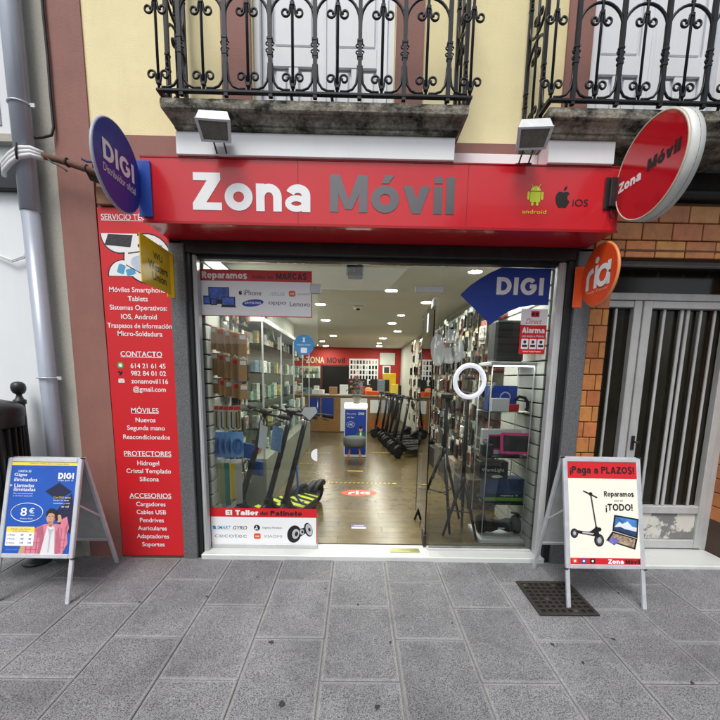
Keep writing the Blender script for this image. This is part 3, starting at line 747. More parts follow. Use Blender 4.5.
dp = thing('drainpipe', 'grey plastic drainpipe with bracket running down between the two houses', 'pipe', (-2.32, -.09, -.1))
o = (2.32, .09, .1)
MB().tube([(-2.302, -.085, 6.6), (-2.300, -.085, 3.8), (-2.302, -.085, 2.5)], .061, 20).build('pipe', M_PIPE, dp, o)
MB().tube([(-2.302, -.085, 2.57), (-2.290, -.085, 1.0), (-2.290, -.085, .25)], .056, 20).build('pipe', M_PIPE, dp, o)
MB().tube([(-2.290, -.085, .32), (-2.290, -.085, .12), (-2.285, -.10, .06), (-2.265, -.14, .01), (-2.235, -.18, -.02)], .062, 18).build('shoe', M('dark_pipe_shoe', S(96, 98, 102), .6, var=.15, vs=20), dp, o)
for z, x in ((3.17, -2.301), (1.35, -2.293), (5.2, -2.301)):
    m = MB(); m.tube([(x + .067 * math.cos(a * PI / 8), -.085 + .067 * math.sin(a * PI / 8), z) for a in range(16)], .006, 6, closed=True); m.box(x + .066, x + .10, -.09, -.08, z - .012, z + .012); m.build('bracket', M_ALU, dp, o)

# ------------------------------------------------------------------ houses across the street (they show only in the glass)
ob = thing('opposite_house', 'tall pale house across the street', 'building', (8, -20, -.36))
m = MB(); m.prism([(-6.8, 0), (8, 0), (8, 11), (-2.5, 11), (-6.8, 6.2)], -4, 0)
m.build('wall', M('opposite_wall', S(176, 170, 158), .9, var=.06, vs=1), ob)
for i in range(5):
    for j in range(3):
        MB().box(-5.6 + i * 2.7, -4.4 + i * 2.7, -.01, .03, 1.0 + j * 3.2, 2.9 + j * 3.2).build('window', M('opposite_pane', S(60, 66, 72), .2), ob) if not (i == 0 and j == 2) else None
ob = thing('opposite_cottage', 'low grey house across the street with dark roof', 'building', (-12, -24, -.36))
MB().box(-14, 13.2, -5, 0, 0, 2.6).build('wall', M('cottage_wall', S(128, 124, 116), .9, var=.1, vs=1), ob)
MB().add([(-14.3, -5.2, 2.6), (13.5, -5.2, 2.6), (13.5, .3, 2.6), (-14.3, .3, 2.6), (-14.3, -2.5, 4.1), (13.5, -2.5, 4.1)], [(0, 1, 5, 4), (2, 3, 4, 5), (0, 4, 3), (1, 2, 5), (0, 3, 2, 1)]).build('roof', M('slate_roof', S(72, 66, 64), .8, var=.2, vs=4), ob)

# ================================================================== SIGNS ON THE FACADE
def face_thing(name, label, cat, loc, rz=0.0): return thing(name, label, cat, loc, rz)

# ---- long red fascia sign
sg = thing('fascia_sign', 'long red box sign with white and silver lettering above the shop window', 'sign', (0, -.03, 2.362))
SX0, SX1, SH = -1.39, 1.682, .388
m = MB(); m.box(SX0, SX1, -.30, .028, 0, SH, .006); m.build('box', M_RED, sg)
for x in (-.396, .692):
    MB().box(x - .0015, x + .0015, -.3012, -.299, .002, SH - .002).build('seam', M('sign_seam', S(120, 24, 30), .6), sg)
m = MB(); m.box(SX0 - .003, SX1 + .003, -.304, -.296, -.006, .010); m.box(SX0 - .003, SX1 + .003, -.304, -.28, SH - .004, SH + .004)
m.build('trim', M('red_trim', S(170, 26, 34), .3, .2), sg)
heavy('Zona', M_WHITE, sg, -.692, .190, -.3025, .755, .222, .225, .09)
heavy('Móvil', M_SILVER, sg, .208, .195, -.3025, .80, .222, .225, .10)
M_GREEN = M('lime_green', S(196, 214, 52), .5)
ac = 1.130
def droid(cx, cz, s):
    out = [ell(cx, cz + .62 * s, .40 * s, .36 * s, 14, 0, PI), rrect(cx - .40 * s, cz - .18 * s, cx + .40 * s, cz + .57 * s, .08 * s)]
    for sx in (-1, 1):
        out.append(rrect(cx + sx * .54 * s - .09 * s, cz - .02 * s, cx + sx * .54 * s + .09 * s, cz + .57 * s, .085 * s))
        out.append(rrect(cx + sx * .19 * s - .095 * s, cz - .46 * s, cx + sx * .19 * s + .095 * s, cz - .17 * s, .09 * s))
        out.append(rot2(rect(cx + sx * .24 * s - .02 * s, cz + .88 * s, cx + sx * .24 * s + .02 * s, cz + 1.16 * s), cx + sx * .24 * s, cz + .9 * s, -sx * .5))
    return out
pr('emblem', M_GREEN, sg, droid(ac, .185, .082), -.3022)
pr('emblem_eyes', M_WHITE, sg, [ell(ac - .015, .248, .005, .005, 8), ell(ac + .015, .248, .005, .005, 8)], -.3028)
text('android', M_GREEN, sg, ac, .112, -.3025, w=.155, h=.024)
def fruit(cx, cz, s):
    p = [(0, -.42), (.10, -.47), (.22, -.44), (.34, -.28), (.42, -.10), (.30, .0), (.25, .14), (.30, .27), (.39, .34), (.28, .44), (.14, .46), (.0, .40), (-.14, .46), (-.28, .44), (-.40, .33), (-.46, .14), (-.44, -.08), (-.36, -.28), (-.24, -.44), (-.10, -.47)]
    leaf = [(.0, .52), (.02, .64), (.12, .75), (.22, .78), (.21, .66), (.12, .55)]
    return [[(cx + x * s, cz + z * s) for x, z in p], [(cx + x * s, cz + z * s) for x, z in leaf]]
pr('emblem', M_BLACK, sg, fruit(1.310, .188, .105), -.3022)
text('iOS', M_BLACK, sg, 1.425, .172, -.3025, w=.10, h=.042)

# ---- two floodlights on the sign's top edge
def floodlight(x, label, rz):
    t = thing('floodlight', label, 'floodlight', (x, -.322, 2.756), rz, 'floodlights on the sign')
    hw = .098
    # lens leans forward and down; the pale casing tapers up behind it
    A = [(-hw, -.090, .165), (hw, -.090, .165), (hw * .86, -.015, .085), (-hw * .86, -.015, .085)]      # lens plane, upper front edge to lower rear edge
    B = [(-hw * .82, -.078, .214), (hw * .82, -.078, .214), (hw * .62, .065, .160), (-hw * .62, .065, .160)]
    A = [(p[0], p[1] - .125, p[2] - .068) for p in A]; B = [(p[0], p[1] - .125, p[2] - .068) for p in B]
    m = MB(); m.add(A + B, [(4, 5, 6, 7)[::1], (0, 1, 5, 4), (1, 2, 6, 5), (2, 3, 7, 6), (3, 0, 4, 7), (3, 2, 1, 0)])
    m.build('housing', M('pale_lamp_casing', S(204, 206, 208), .5, .2, var=.1, vs=12, dirt=.35, dcol=S(120, 120, 118), dscale=8), t)
    n = Vector((0, -.0747, -.0664)).normalized()
    def off(p, k, s): c = Vector((0, -.1775, .057)); q = c + (Vector(p) - c) * s + n * k; return tuple(q)
    rim = MB(); o_, i_ = [off(p, .010, 1.03) for p in A], [off(p, .010, .84) for p in A]; ob, ib = [off(p, -.004, 1.03) for p in A], [off(p, .003, .84) for p in A]
    for k in range(4):
        l = (k + 1) % 4; rim.add([o_[k], o_[l], i_[l], i_[k]], [(3, 2, 1, 0)]); rim.add([o_[k], o_[l], ob[l], ob[k]], [(0, 1, 2, 3)]); rim.add([i_[k], i_[l], ib[l], ib[k]], [(3, 2, 1, 0)])
    rim.build('front_rim', M_ALU, t)
    MB().add([off(p, .004, .85) for p in A], [(3, 2, 1, 0)]).build('lens', M('lamp_glass', S(104, 102, 96), .12, var=.25, vs=26), t)
    m = MB(); m.bar((-.03, .0, -.002), (-.03, -.13, .055), .008); m.bar((.03, .0, -.002), (.03, -.13, .055), .008); m.box(-.05, .05, -.012, .012, -.004, .004)
    m.build('stand', M_BLACKM, t)
    return t
floodlight(-.87, 'square floodlight perched over the white letters of the red sign', R(4))
floodlight(1.04, 'square floodlight perched over the green robot emblem of the red sign', R(-6))

# ---- projecting signs
def blade(name, label, loc, rz): return thing(name, label, 'sign', loc, rz)
# round blue sign: face looks towards +X.  local: built facing -Y, then turned by +90 deg
t = blade('round_sign', 'round blue projecting sign with white lettering beside the drainpipe', (-1.40, -.335, 2.335), R(90))
# local x runs from the street edge (negative) to the wall: world +Y
m = MB(); m.prism(ell(-.232, .232, .228, .226, 40), -.010, .010, True); m.build('disc', M_BLUE, t)
m = MB(); m.tube([(-.232 + .229 * math.cos(2 * PI * i / 40), 0, .232 + .227 * math.sin(2 * PI * i / 40)) for i in range(40)], .0095, 6, closed=True); m.build('rim', M('pale_sign_rim', S(170, 172, 190), .4), t)
heavy('DIGI', M_WHITE, t, -.235, .262, -.0125, .30, .105, .22, .10)
text('Distribuidor oficial', M_WHITE, t, -.235, .168, -.0125, w=.31, h=.042)
MB().box(-.01, .004, -.075, .01, .055, .385, .003).build('mounting_plate', M_BLUEL, t)

t = blade('round_sign', 'big round red light-box sign at the fascia end, white rim', (1.668, -.335, 2.335), R(-90 + 2.5))
# local x runs from the wall (negative side) towards the street: face -Y looks to -X
m = MB(); m.prism(ell(.278, .272, .272, .270, 56), -.028, .050, True); m.build('drum', M('lightbox_rim', S(214, 218, 216), .4, var=.06, vs=6, dirt=.35, dcol=S(140, 138, 124), dscale=6), t)
m = MB(); m.prism(ell(.278, .272, .258, .256, 56), -.034, -.027, True); m.build('face', M('red_lightbox_face', S(190, 18, 34), .12, var=.03, vs=2, coat=.5), t)
m = MB(); m.tube([(.278 + .263 * math.cos(2 * PI * i / 48), -.031, .272 + .261 * math.sin(2 * PI * i / 48)) for i in range(48)], .006, 6, closed=True); m.build('rim', M('rim_bead', S(206, 196, 176), .4), t)
for q in (.022,): 
    m = MB(); m.tube([(.278 + .2715 * math.cos(2 * PI * i / 48), q, .272 + .2695 * math.sin(2 * PI * i / 48)) for i in range(48)], .002, 4, closed=True); m.build('groove', M('rim_groove', S(120, 116, 104), .7), t)
heavy('Zona', M_WHITE, t, .138, .262, -.0355, .19, .058, .27, .06)
heavy('Móvil', M_BLACK, t, .385, .285, -.0355, .225, .066, .27, .075)
m = MB(); m.box(-.004, .030, -.075, -.010, .17, .34, .003); m.box(-.004, .004, -.095, .012, .16, .35, .002); m.build('bracket', M_BLACKM, t)
m = MB(); m.tube([(.01, -.05, .17), (.008, -.045, .11), (.016, -.03, .10), (.018, -.02, .13)], .004, 6); m.build('wire', M_PLASTIC, t)

t = blade('round_sign', 'small round orange projecting sign by the tiled pier', (1.652, -.032, 1.915), R(-90))
m = MB(); m.prism(ell(.204, .203, .200, .198, 40), -.008, .012, True); m.build('disc', M_ORANGE, t)
m = MB(); m.tube([(.204 + .201 * math.cos(2 * PI * i / 40), .002, .203 + .199 * math.sin(2 * PI * i / 40)) for i in range(40)], .010, 6, closed=True); m.build('rim', M('orange_rim', S(236, 150, 96), .4), t)
# rounded lower-case word
def word_ria(cx, cz, w, h, y, parent, mat, name='lettering'):
    s = w / 3.0; q = h
    m = MB()
    def stroke(pts, wd):
        P = [Vector((a, b)) for a, b in pts]
        for i in range(len(P) - 1):
            d = (P[i + 1] - P[i]).normalized(); n = Vector((-d.y, d.x)) * wd / 2; e = d * wd * .18
            a, b = P[i] - e, P[i + 1] + e
            m.flat([tuple(a - n), tuple(b - n), tuple(b + n), tuple(a + n)], y - .0003 * i)
    wd = w * .135
    x0, x1, z0, z1 = cx - w / 2, cx + w / 2, cz - h / 2, cz + h / 2
    xh = z0 + h * .70
    stroke([(x0 + wd / 2, z0), (x0 + wd / 2, z0 + h * .42), (x0 + wd * .9, xh - wd * .9), (x0 + wd * 2.0, xh - wd * .5)], wd)
    stroke([(cx - w * .08, z0), (cx - w * .08, xh)], wd)
    m.flat(ell(cx - w * .08, z1 - wd * .55, wd * .62, wd * .62, 14), y - .0015)
    ra = h * .29; ax, az = x1 - ra - wd * .45, z0 + ra + wd * .15
    arc = [(ax + ra * math.cos(2 * PI * i / 18), az + ra * math.sin(2 * PI * i / 18)) for i in range(19)]
    stroke(arc, wd * .92); stroke([(x1 - wd / 2, z0), (x1 - wd / 2, xh)], wd)
    return m.build(name, mat, parent)
word_ria(.205, .225, .27, .20, -.0095, t, M_WHITE)
text('Money Transfer', M('pale_orange_ink', S(248, 190, 160), .5), t, .205, .098, -.0095, w=.25, h=.028)
MB().box(-.006, .002, -.058, .012, .02, .31, .002).build('mounting_plate', M('orange_plate', S(240, 96, 46), .4), t)

t = blade('plate_sign', 'yellow square projecting sign with black lettering at the window corner', (-1.35, -.03, 1.96), R(90))
MB().box(-.446, -.062, -.004, .004, 0, .292, .002).build('plate', M_YEL, t)
text('WU', M_BLACK, t, -.235, .205, -.0055, w=.125, h=.045, bold=.012)
text('Western', M_BLACK, t, -.235, .135, -.0055, w=.26, h=.055, bold=.012)
text('Union', M_BLACK, t, -.225, .072, -.0055, w=.19, h=.052, bold=.012)
MB().box(-.061, -.0, -.003, .003, -.012, .298, .002).build('flange', M('bright_yellow_flange', S(250, 206, 10), .4), t, rot=(0, 0, R(-28)))

# ---- tall red panel
pn = thing('services_panel', 'tall narrow red panel listing phone repair services in white lettering', 'sign', (-1.625, -.012, -.065))
PW, PH = .252, 2.63
MB().box(-PW, PW, -.012, .010, 0, PH, .002).build('board', M_REDP, pn)
def ptx(b, z, s=.050, bold=.012, w=.47, **k): text(b, M_WHITE, pn, k.pop('x', 0), z + .065, -.0135, size=s, w=w, bold=bold, **k)
ptx('SERVICIO TÉCNICO', 2.502, .055, .012, w=.45, line=True)
ptx('Móviles Smartphone', 2.004); ptx('Tablets', 1.941); ptx('Sistemas Operativos:', 1.877); ptx('IOS, Android', 1.812); ptx('Traspasos de información', 1.747, w=.475); ptx('Micro-Soldadura', 1.689)
ptx('CONTACTO', 1.540, .055, .012, line=True); ptx('614 21 61 45', 1.453, .050, .012, x=.045); ptx('982 84 01 02', 1.397, .050, .012, x=.045); ptx('zonamovil116', 1.338, x=.05); ptx('@gmail.com', 1.278, x=.045)
ptx('MÓVILES', 1.115, .055, .012, line=True); ptx('Nuevos', 1.042); ptx('Segunda mano', .980); ptx('Reacondicionados', .909)
ptx('PROTECTORES', .777, .055, .012, line=True); ptx('Hidrogel', .702); ptx('Cristal Templado', .638); ptx('Silicona', .573)
ptx('ACCESORIOS', .437, .055, .012, line=True)
for b, z in (('Cargadores', .368), ('Cables USB', .302), ('Pendrives', .235), ('Auriculares', .167), ('Adaptadores', .100), ('Soportes', .031)): ptx(b, z)
pr('icon', M('chat_green', S(60, 170, 70), .5), pn, [rrect(-.185, 1.497, -.140, 1.540, .012)], -.0132); pr('icon', M_WHITE, pn, [ell(-.1625, 1.5185, .014, .014, 14)], -.0138)
pr('icon', M_BLACK, pn, [rot2(rrect(-.180, 1.452, -.145, 1.466, .006), -.163, 1.459, .9), rrect(-.185, 1.462, -.168, 1.476, .005)], -.0132)
pr('icon', M_WHITE, pn, [rect(-.186, 1.388, -.140, 1.418)], -.0132); pr('icon', M_REDP, pn, [[(-.186, 1.418), (-.163, 1.400), (-.140, 1.418), (-.140, 1.414), (-.163, 1.396), (-.186, 1.414)]], -.0138)
# the three round vignettes with phones under repair
def vign(cx, cz, r, a0, a1, n=26): return ell(cx, cz, r, r, n, a0, a1)
pr('vignette_rim', M_BLACK, pn, [vign(-.105, 2.455, .138, PI, 2 * PI), vign(.09, 2.285, .178, 0, 2 * PI), vign(-.09, 2.160, .118, 0, PI)], -.0128)
pr('vignette', M_WHITE, pn, [vign(-.105, 2.455, .130, PI, 2 * PI), vign(.09, 2.285, .168, 0, 2 * PI), vign(-.09, 2.163, .108, 0, PI)], -.0134)
pr('phone_print', M('dark_screen_print', S(46, 48, 54), .4, var=.5, vs=60), pn, [[(-.215, 2.375), (-.03, 2.362), (-.008, 2.446), (-.185, 2.45)], rot2(rrect(.02, 2.375, .12, 2.40, .01), .07, 2.39, .35)], -.0138)
pr('hand_print', M('pale_blue_print', S(188, 204, 226), .5, var=.12, vs=30), pn, [ell(.05, 2.26, .085, .05, 20), rot2(rrect(.08, 2.18, .21, 2.25, .03), .14, 2.2, .5), rot2(rrect(-.03, 2.21, .06, 2.27, .02), 0, 2.2, -.6)], -.0138)
pr('phone_print', M('blue_screen_print', S(84, 160, 204), .4, var=.15, vs=40), pn, [rot2(rrect(-.135, 2.18, -.085, 2.245, .008), -.11, 2.2, -.35), rot2(rrect(-.07, 2.17, -.005, 2.215, .008), -.04, 2.19, .25), rot2(rrect(.13, 2.36, .20, 2.385, .008), .165, 2.37, -.15)], -.0142)
pr('tool_print', M_PLASTIC, pn, [rot2(rect(-.08, 2.20, .08, 2.206), 0, 2.2, -.5), rot2(rect(.06, 2.33, .20, 2.337), .1, 2.33, .3), rot2(rect(-.05, 2.325, .10, 2.332), 0, 2.33, .15)], -.0146)

# ================================================================== PRINT ON THE SHOP WINDOW
YW = -.002     # print sits on the outer face of the pane
def win(name, label, x, z): return thing(name, label, 'sign', (x, .1135, z))
t = win('window_poster', 'white poster with red header and maker names, top of the window', -.79, 1.848)
pw, ph = .432, .345
pr('sheet', M_REDP, t, [rect(-pw, 0, pw, ph)], 0); pr('white_field', M_WHITE, t, [rect(-pw + .006, .006, pw - .006, .262)], -.001)
heavy('Reparamos', M_WHITE, t, -.410, .304, -.001, .345, .050, .24, .07, align='L'); text('todas las', M_BLACK, t, .055, .298, -.001, w=.16, h=.034, bold=.01); heavy('MARCAS', M_BLACK, t, .275, .303, -.001, .235, .046, .22, .08)
def screen(parent, x0, z0, x1, z1, y=-.0015):
    pr('device_frame', M_BLACK, parent, [rect(x0, z0, x1, z1)], y); pr('device_screen', M('wallpaper_print', S(60, 96, 190), .4, var=.6, vs=22), parent, [rect(x0 + .006, z0 + .008, x1 - .006, z1 - .006)], y - .0006)
screen(t, -.365, .115, -.205, .215); pr('device_stand', M_BLACK, t, [rect(-.31, .09, -.26, .116)], -.0012)
screen(t, -.405, .085, -.350, .150, -.0022); screen(t, -.350, .080, -.300, .130, -.0025); screen(t, -.265, .075, -.160, .145, -.0028); pr('device_base', M_PLASTIC, t, [[(-.275, .066), (-.150, .066), (-.160, .075), (-.265, .075)]], -.0028)
pr('emblem', M_BLACK, t, fruit(-.118, .175, .030), -.0015); text('iPhone', M_BLACK, t, -.025, .177, -.0015, w=.135, h=.038)
text('/ISUS', M('teal_ink', S(120, 198, 190), .5), t, .165, .172, -.0015, w=.12, h=.026, shear=.25)
pr('emblem', M_ORANGE, t, [rrect(.255, .155, .305, .197, .012)], -.0015); text('mi', M_WHITE, t, .280, .176, -.0022, w=.026, h=.018, bold=.012); text('XIAOMI', M('grey_ink', S(150, 150, 150), .5), t, .365, .174, -.0015, w=.10, h=.014)
pr('emblem', M_NAVY, t, [rot2(ell(-.025, .102, .084, .026, 30), -.025, .102, .12)], -.0015); text('SAMSUNG', M_WHITE, t, -.025, .103, -.0022, w=.125, h=.018, bold=.012)
text('oppo', M_BLACK, t, .165, .100, -.0015, w=.135, h=.030); text('Lenovo', M_BLACK, t, .340, .100, -.0015, w=.155, h=.034)

t = win('window_poster', 'white poster with red header and scooter wheel, foot of the window', -.764, -.060)
pw, ph = .447, .358
pr('sheet', M_REDP, t, [rect(-pw, 0, pw, ph)], 0); pr('white_field', M_WHITE, t, [rect(-pw + .006, .008, pw - .006, .280)], -.001)
heavy('El Taller', M_WHITE, t, -.180, .318, -.001, .275, .045, .27, .07); heavy('del', M_BLACK, t, .003, .314, -.001, .062, .032, .22, .08); heavy('Patinete', M_BLACK, t, .190, .316, -.001, .265, .042, .25, .07)
text('SMART', M('cyan_ink', S(20, 150, 190), .5), t, -.335, .185, -.0015, w=.12, h=.032, bold=.012, shear=.3); text('GYRO', M_BLACK, t, -.200, .185, -.0015, w=.12, h=.032, bold=.012, shear=.3)
pr('emblem', M('cyan_ink', S(20, 150, 190), .5), t, [[(-.425, .17), (-.40, .17), (-.405, .20), (-.43, .20)]], -.0015)
text('cecotec', M('grey_ink', S(150, 150, 150), .5), t, -.280, .112, -.0015, w=.27, h=.030)
pr('emblem', M_BLACK, t, [ell(-.058, .187, .026, .026, 20)], -.0015); pr('emblem_mark', M_WHITE, t, [rot2(rect(-.062, .170, -.054, .204), -.058, .187, .3), ell(-.068, .178, .007, .007, 10)], -.002)
text('Segway-Ninebot', M_BLACK, t, .070, .187, -.0015, w=.165, h=.022)
pr('emblem', M_ORANGE, t, [rrect(-.085, .088, -.028, .138, .014)], -.0015); text('mi', M_WHITE, t, -.056, .113, -.002, w=.03, h=.020, bold=.012); text('XIAOMI', M('grey_ink', S(150, 150, 150), .5), t, .075, .112, -.0015, w=.155, h=.024)
# wheel hub drawing
pr('wheel_print', M_BLACK, t, [rot2(ell(.255, .135, .058, .078, 28), .255, .135, -.2), rot2(ell(.375, .175, .034, .062, 24), .375, .175, .25), [(.29, .10), (.36, .15), (.37, .20), (.29, .18)]], -.0015)
pr('wheel_print', M_ALU, t, [rot2(ell(.268, .137, .030, .045, 24), .268, .137, -.2), rot2(ell(.380, .176, .026, .052, 24), .380, .176, .25), ell(.320, .155, .018, .026, 18)], -.0021)
pr('wheel_print', M_PLASTIC, t, [rot2(ell(.274, .138, .014, .022, 18), .27, .138, -.2), rot2(ell(.384, .177, .010, .018, 16), .384, .177, .25), ell(.324, .156, .009, .013, 12)], -.0027)

t = win('window_decal', 'dark blue swoosh decal with white lettering across the window corner', 1.2, 1.815)
def W2(x, z): return (x - 1.2, z - 1.815)
from itertools import chain
outer = [W2(.791, 2.041), W2(.88, 2.125), W2(.975, 2.19), W2(1.08, 2.243), W2(1.179, 2.272), W2(1.484, 2.272)]
outer = [W2(1.04, 1.819), W2(1.11, 1.882), W2(1.18, 1.925), W2(1.26, 1.957), W2(1.36, 1.974), W2(1.484, 1.976), W2(1.484, 2.248), W2(1.10, 2.248), W2(1.02, 2.212), W2(.94, 2.165), W2(.86, 2.108), W2(.791, 2.041)]
pr('sheet', M_NAVY, t, [outer], 0); heavy('DIGI', M_WHITE, t, .052, .298, -.001, .365, .130, .24, .12)
t = win('alarm_notice', 'red and white alarm notice under the blue window decal', 1.385, 1.60)
pr('sheet', M_REDP, t, [rect(-.108, 0, .100, .225)], 0); pr('white_field', M_WHITE, t, [rect(-.108, .226, .100, .345)], 0)
pr('emblem', M_REDP, t, [rrect(-.03, .285, .035, .330, .004)], -.001); pr('emblem_mark', M_BLACK, t, [rect(-.024, .296, -.004, .318), rect(.006, .296, .026, .318)], -.0016)
text('Direct', M_REDP, t, -.005, .252, -.001, w=.125, h=.042, shear=.35); heavy('Alarma', M_WHITE, t, -.003, .184, -.001, .178, .044, .22, .07); text('con aviso a Policía', M_WHITE, t, -.003, .140, -.001, w=.175, h=.016)
pr('picture_box', M_WHITE, t, [rrect(-.092 + .064 * i, .040, -.036 + .064 * i, .118, .006) for i in range(3)], -.001)
pr('picture', M_PLASTIC, t, list(chain(*[[ell(-.064 + .064 * i, .094, .012, .013, 12), rect(-.084 + .064 * i, .055, -.044 + .064 * i, .072)] for i in range(3)])), -.0016)
text('www', M_WHITE, t, -.003, .020, -.001, w=.15, h=.012)
t = win('window_sticker', 'round light blue sticker with white marks on the left pane', -.421, 1.64)
pr('disc', M('sky_blue_ink', S(62, 140, 196), .5, var=.1, vs=30), t, [ell(0, 0, .080, .080, 32)], 0)
pr('mark', M_WHITE, t, [rrect(-.025, -.062, .025, -.022, .006), rot2(rect(-.004, .02, .004, .058), 0, .04, .4), rot2(rect(-.004, .02, .004, .058), 0, .04, -.4)], -.001); text('amazon locker', M_WHITE, t, 0, .002, -.001, w=.11, h=.014)
t = win('window_sticker', 'white half-disc sticker on the free edge of the left pane', -.3145, .758)
pr('half_disc', M_WHITE, t, [ell(0, 0, .052, .052, 20, PI / 2, 1.5 * PI)], 0)
t = win('frosted_decal', 'pale frosted oval decals with small lettering on the right pane', .72, 1.62)
pr('oval', M_FROST, t, [rot2(ell(-.085, .0, .055, .125, 28), -.085, 0, .08)], 0); pr('oval', M_FROST, t, [ell(.075, .0, .048, .095, 28)], 0)
pr('oval', M_FROST, t, [rot2(rrect(-.030, .055, .080, .160, .028), .02, .1, .06)], 0); pr('oval', M_FROST, t, [rrect(-.028, -.105, .050, .020, .024)], 0)
text('TEST APP', M('decal_grey', S(90, 104, 104), .6), t, .02, .040, -.001, w=.12, h=.026, bold=.012)

# ================================================================== PAVEMENT BOARDS
def a_board(label, x, fw, z0, z1, yb, yt, yfoot, yback, gz):
    """poster stand: front leaf from (yb,z0) to (yt,z1); x is the middle"""
    t = thing('a_board', label, 'sandwich board', (x, yfoot, gz))
    tilt = math.atan2(yt - yb, z1 - z0); H = math.hypot(yt - yb, z1 - z0)
    def leaf(nm, sgn):
        # local: x, z along the leaf; leaf leans back by tilt
        o = MB().box(-fw + .028, fw - .028, -.006 * 1, .004, .030, H - .030).build(nm, M('poster_backing', S(150, 152, 154), .6) if sgn < 0 else M_WHITE, t, (0, yb - yfoot, z0 - gz) if sgn > 0 else (0, yt + (yt - yb) * .0 + .012 - yfoot, z1 - gz), (-tilt, 0, 0) if sgn > 0 else (R(180) + 0, 0, 0))
        return o
    f = leaf('front_leaf', 1)
    fr = MB(); b = .030
    fr.box(-fw, -fw + b, -.014, .012, 0, H, .004); fr.box(fw - b, fw, -.014, .012, 0, H, .004); fr.box(-fw + b, fw - b, -.0135, .0115, 0, b, .004); fr.box(-fw + b, fw - b, -.0135, .0115, H - b, H, .004)
    fr.build('frame', M_ALU, f)
    for sx in (-1, 1):
        for zz in (0, H): MB().box(sx * fw - .012 if sx > 0 else sx * fw - .008, sx * fw + .008 if sx > 0 else sx * fw + .012, -.018, .014, zz - .004 if zz else -.006, zz + .006 if zz else .004, .003).build('corner', M_PLASTIC, f)
    leg = (z0 - gz + .0) / math.cos(tilt)
    for sx in (-1, 1): MB().box(sx * fw - (.026 if sx > 0 else 0), sx * fw + (0 if sx > 0 else .026), -.008, .012, -leg, -.001, .003).build('leg', M_ALU, f)
    # rear leaf
    ya = yt + .02; tb = math.atan2(yback - ya, z1 - gz); HB = math.hypot(yback - ya, z1 - gz)
    r = MB().box(-fw + .02, fw - .02, -.004, .004, -HB * .72, -.03).build('rear_leaf', M('rear_panel_grey', S(172, 176, 176), .5, var=.12, vs=12), t, (0, ya - yfoot, z1 - gz), (tb, 0, 0))
    fr = MB(); fr.box(-fw, -fw + .028, -.012, .012, -HB, 0, .004); fr.box(fw - .028, fw, -.012, .012, -HB, 0, .004); fr.box(-fw + .028, fw - .028, -.011, .011, -HB * .72 - .025, -HB * .72, .003); fr.box(-fw + .028, fw - .028, -.011, .011, -.03, 0, .003)
    fr.build('frame', M_ALU, r)
    for sx in (-1, 1): MB().bar((sx * (fw - .012), -(ya - yt) - .0, -.02), (sx * (fw - .012), -.0, -.02), .012).build('hinge', M_PLASTIC, r)
    for sx in (-1, 1):
        s = MB(); s.bar((sx * (fw - .020), (yb + yt) / 2 + .012 - yfoot, (z0 + z1) / 2 - gz + .02), (sx * (fw - .020), ya + (yback - ya) * .55 - yfoot, z1 - gz - HB * .5), .006, .012); s.build('stay', M_ALU, t)
    return f, fw - .030, .030, H - .030
f, hw, q0, q1 = a_board('aluminium sandwich board with white poster of a scooter and laptop over the drain', 1.695, .268, .145, .872, -.575, -.400, -.640, -.10, -.111)
y = -.0075
pr('poster', M('cream_poster', S(244, 242, 228), .4), f, [rect(-hw, q0, hw, q1)], y)
pr('header', M_REDP, f, [rect(-hw, q1 - .112, hw, q1)], y - .0008); pr('footer', M_REDP, f, [rect(-hw, q0, hw, q0 + .042)], y - .0008)
heavy('¡Paga a PLAZOS!', M_BLACK, f, 0, q1 - .054, y - .0016, hw * 1.86, .048, .22, .08)
heavy('Reparamos', M_BLACK, f, .110, .502, y - .0008, .205, .036, .22, .07); text('casi de', M_BLACK, f, .105, .458, y - .0008, w=.062, h=.014); heavy('¡TODO!', M_BLACK, f, .108, .412, y - .0008, .185, .046, .2, .09)
heavy('Zona', M_WHITE, f, .070, q0 + .020, y - .0016, .105, .030, .26, .06); heavy('Móvil', M_BLACK, f, .184, q0 + .020, y - .0016, .098, .030, .26, .07)
for i, mm in enumerate((M_ORANGE, M_BLUEL, M_BLACK)): pr('icon', mm, f, [rrect(-.225 + .060 * i, q0 + .006, -.190 + .060 * i, q0 + .038, .006)], y - .0014); pr('icon_mark', M_WHITE, f, [ell(-.2075 + .060 * i, q0 + .022, .008, .008, 12)], y - .002)
# scooter drawing
def seg(a, b, w):
    d = Vector((b[0] - a[0], b[1] - a[1])).normalized() * w / 2; return [(a[0] + d.y, a[1] - d.x), (b[0] + d.y, b[1] - d.x), (b[0] - d.y, b[1] + d.x), (a[0] - d.y, a[1] + d.x)]
pr('scooter_print', M_BLACK, f, [seg((-.085, .505), (-.055, .28), .010), seg((-.135, .520), (-.04, .475), .010), ell(-.085, .500, .014, .012, 12), [(-.20, .238), (-.06, .215), (-.04, .265), (-.06, .275), (-.10, .245), (-.205, .258)], ell(-.205, .235, .026, .032, 20), ell(-.038, .190, .034, .042, 22), seg((-.055, .28), (-.04, .20), .020), ell(-.035, .262, .016, .014, 12)], y - .0008)
pr('scooter_print', M('scooter_shade_print', S(84, 84, 88), .4), f, [seg((-.083, .49), (-.057, .29), .003), [(-.19, .250), (-.10, .241), (-.07, .262), (-.105, .247)], ell(-.036, .190, .024, .031, 20), ell(-.204, .235, .017, .022, 16)], y - .0011)
pr('scooter_print', M_ALU, f, [ell(-.036, .190, .014, .020, 16), ell(-.204, .235, .009, .013, 14), [(-.15, .236), (-.08, .226), (-.07, .236), (-.15, .246)]], y - .0014)
pr('laptop_print', M_BLACK, f, [[(.055, .255), (.225, .205), (.238, .335), (.072, .362)], [(.010, .190), (.055, .250), (.225, .202), (.205, .130)]], y - .0008)
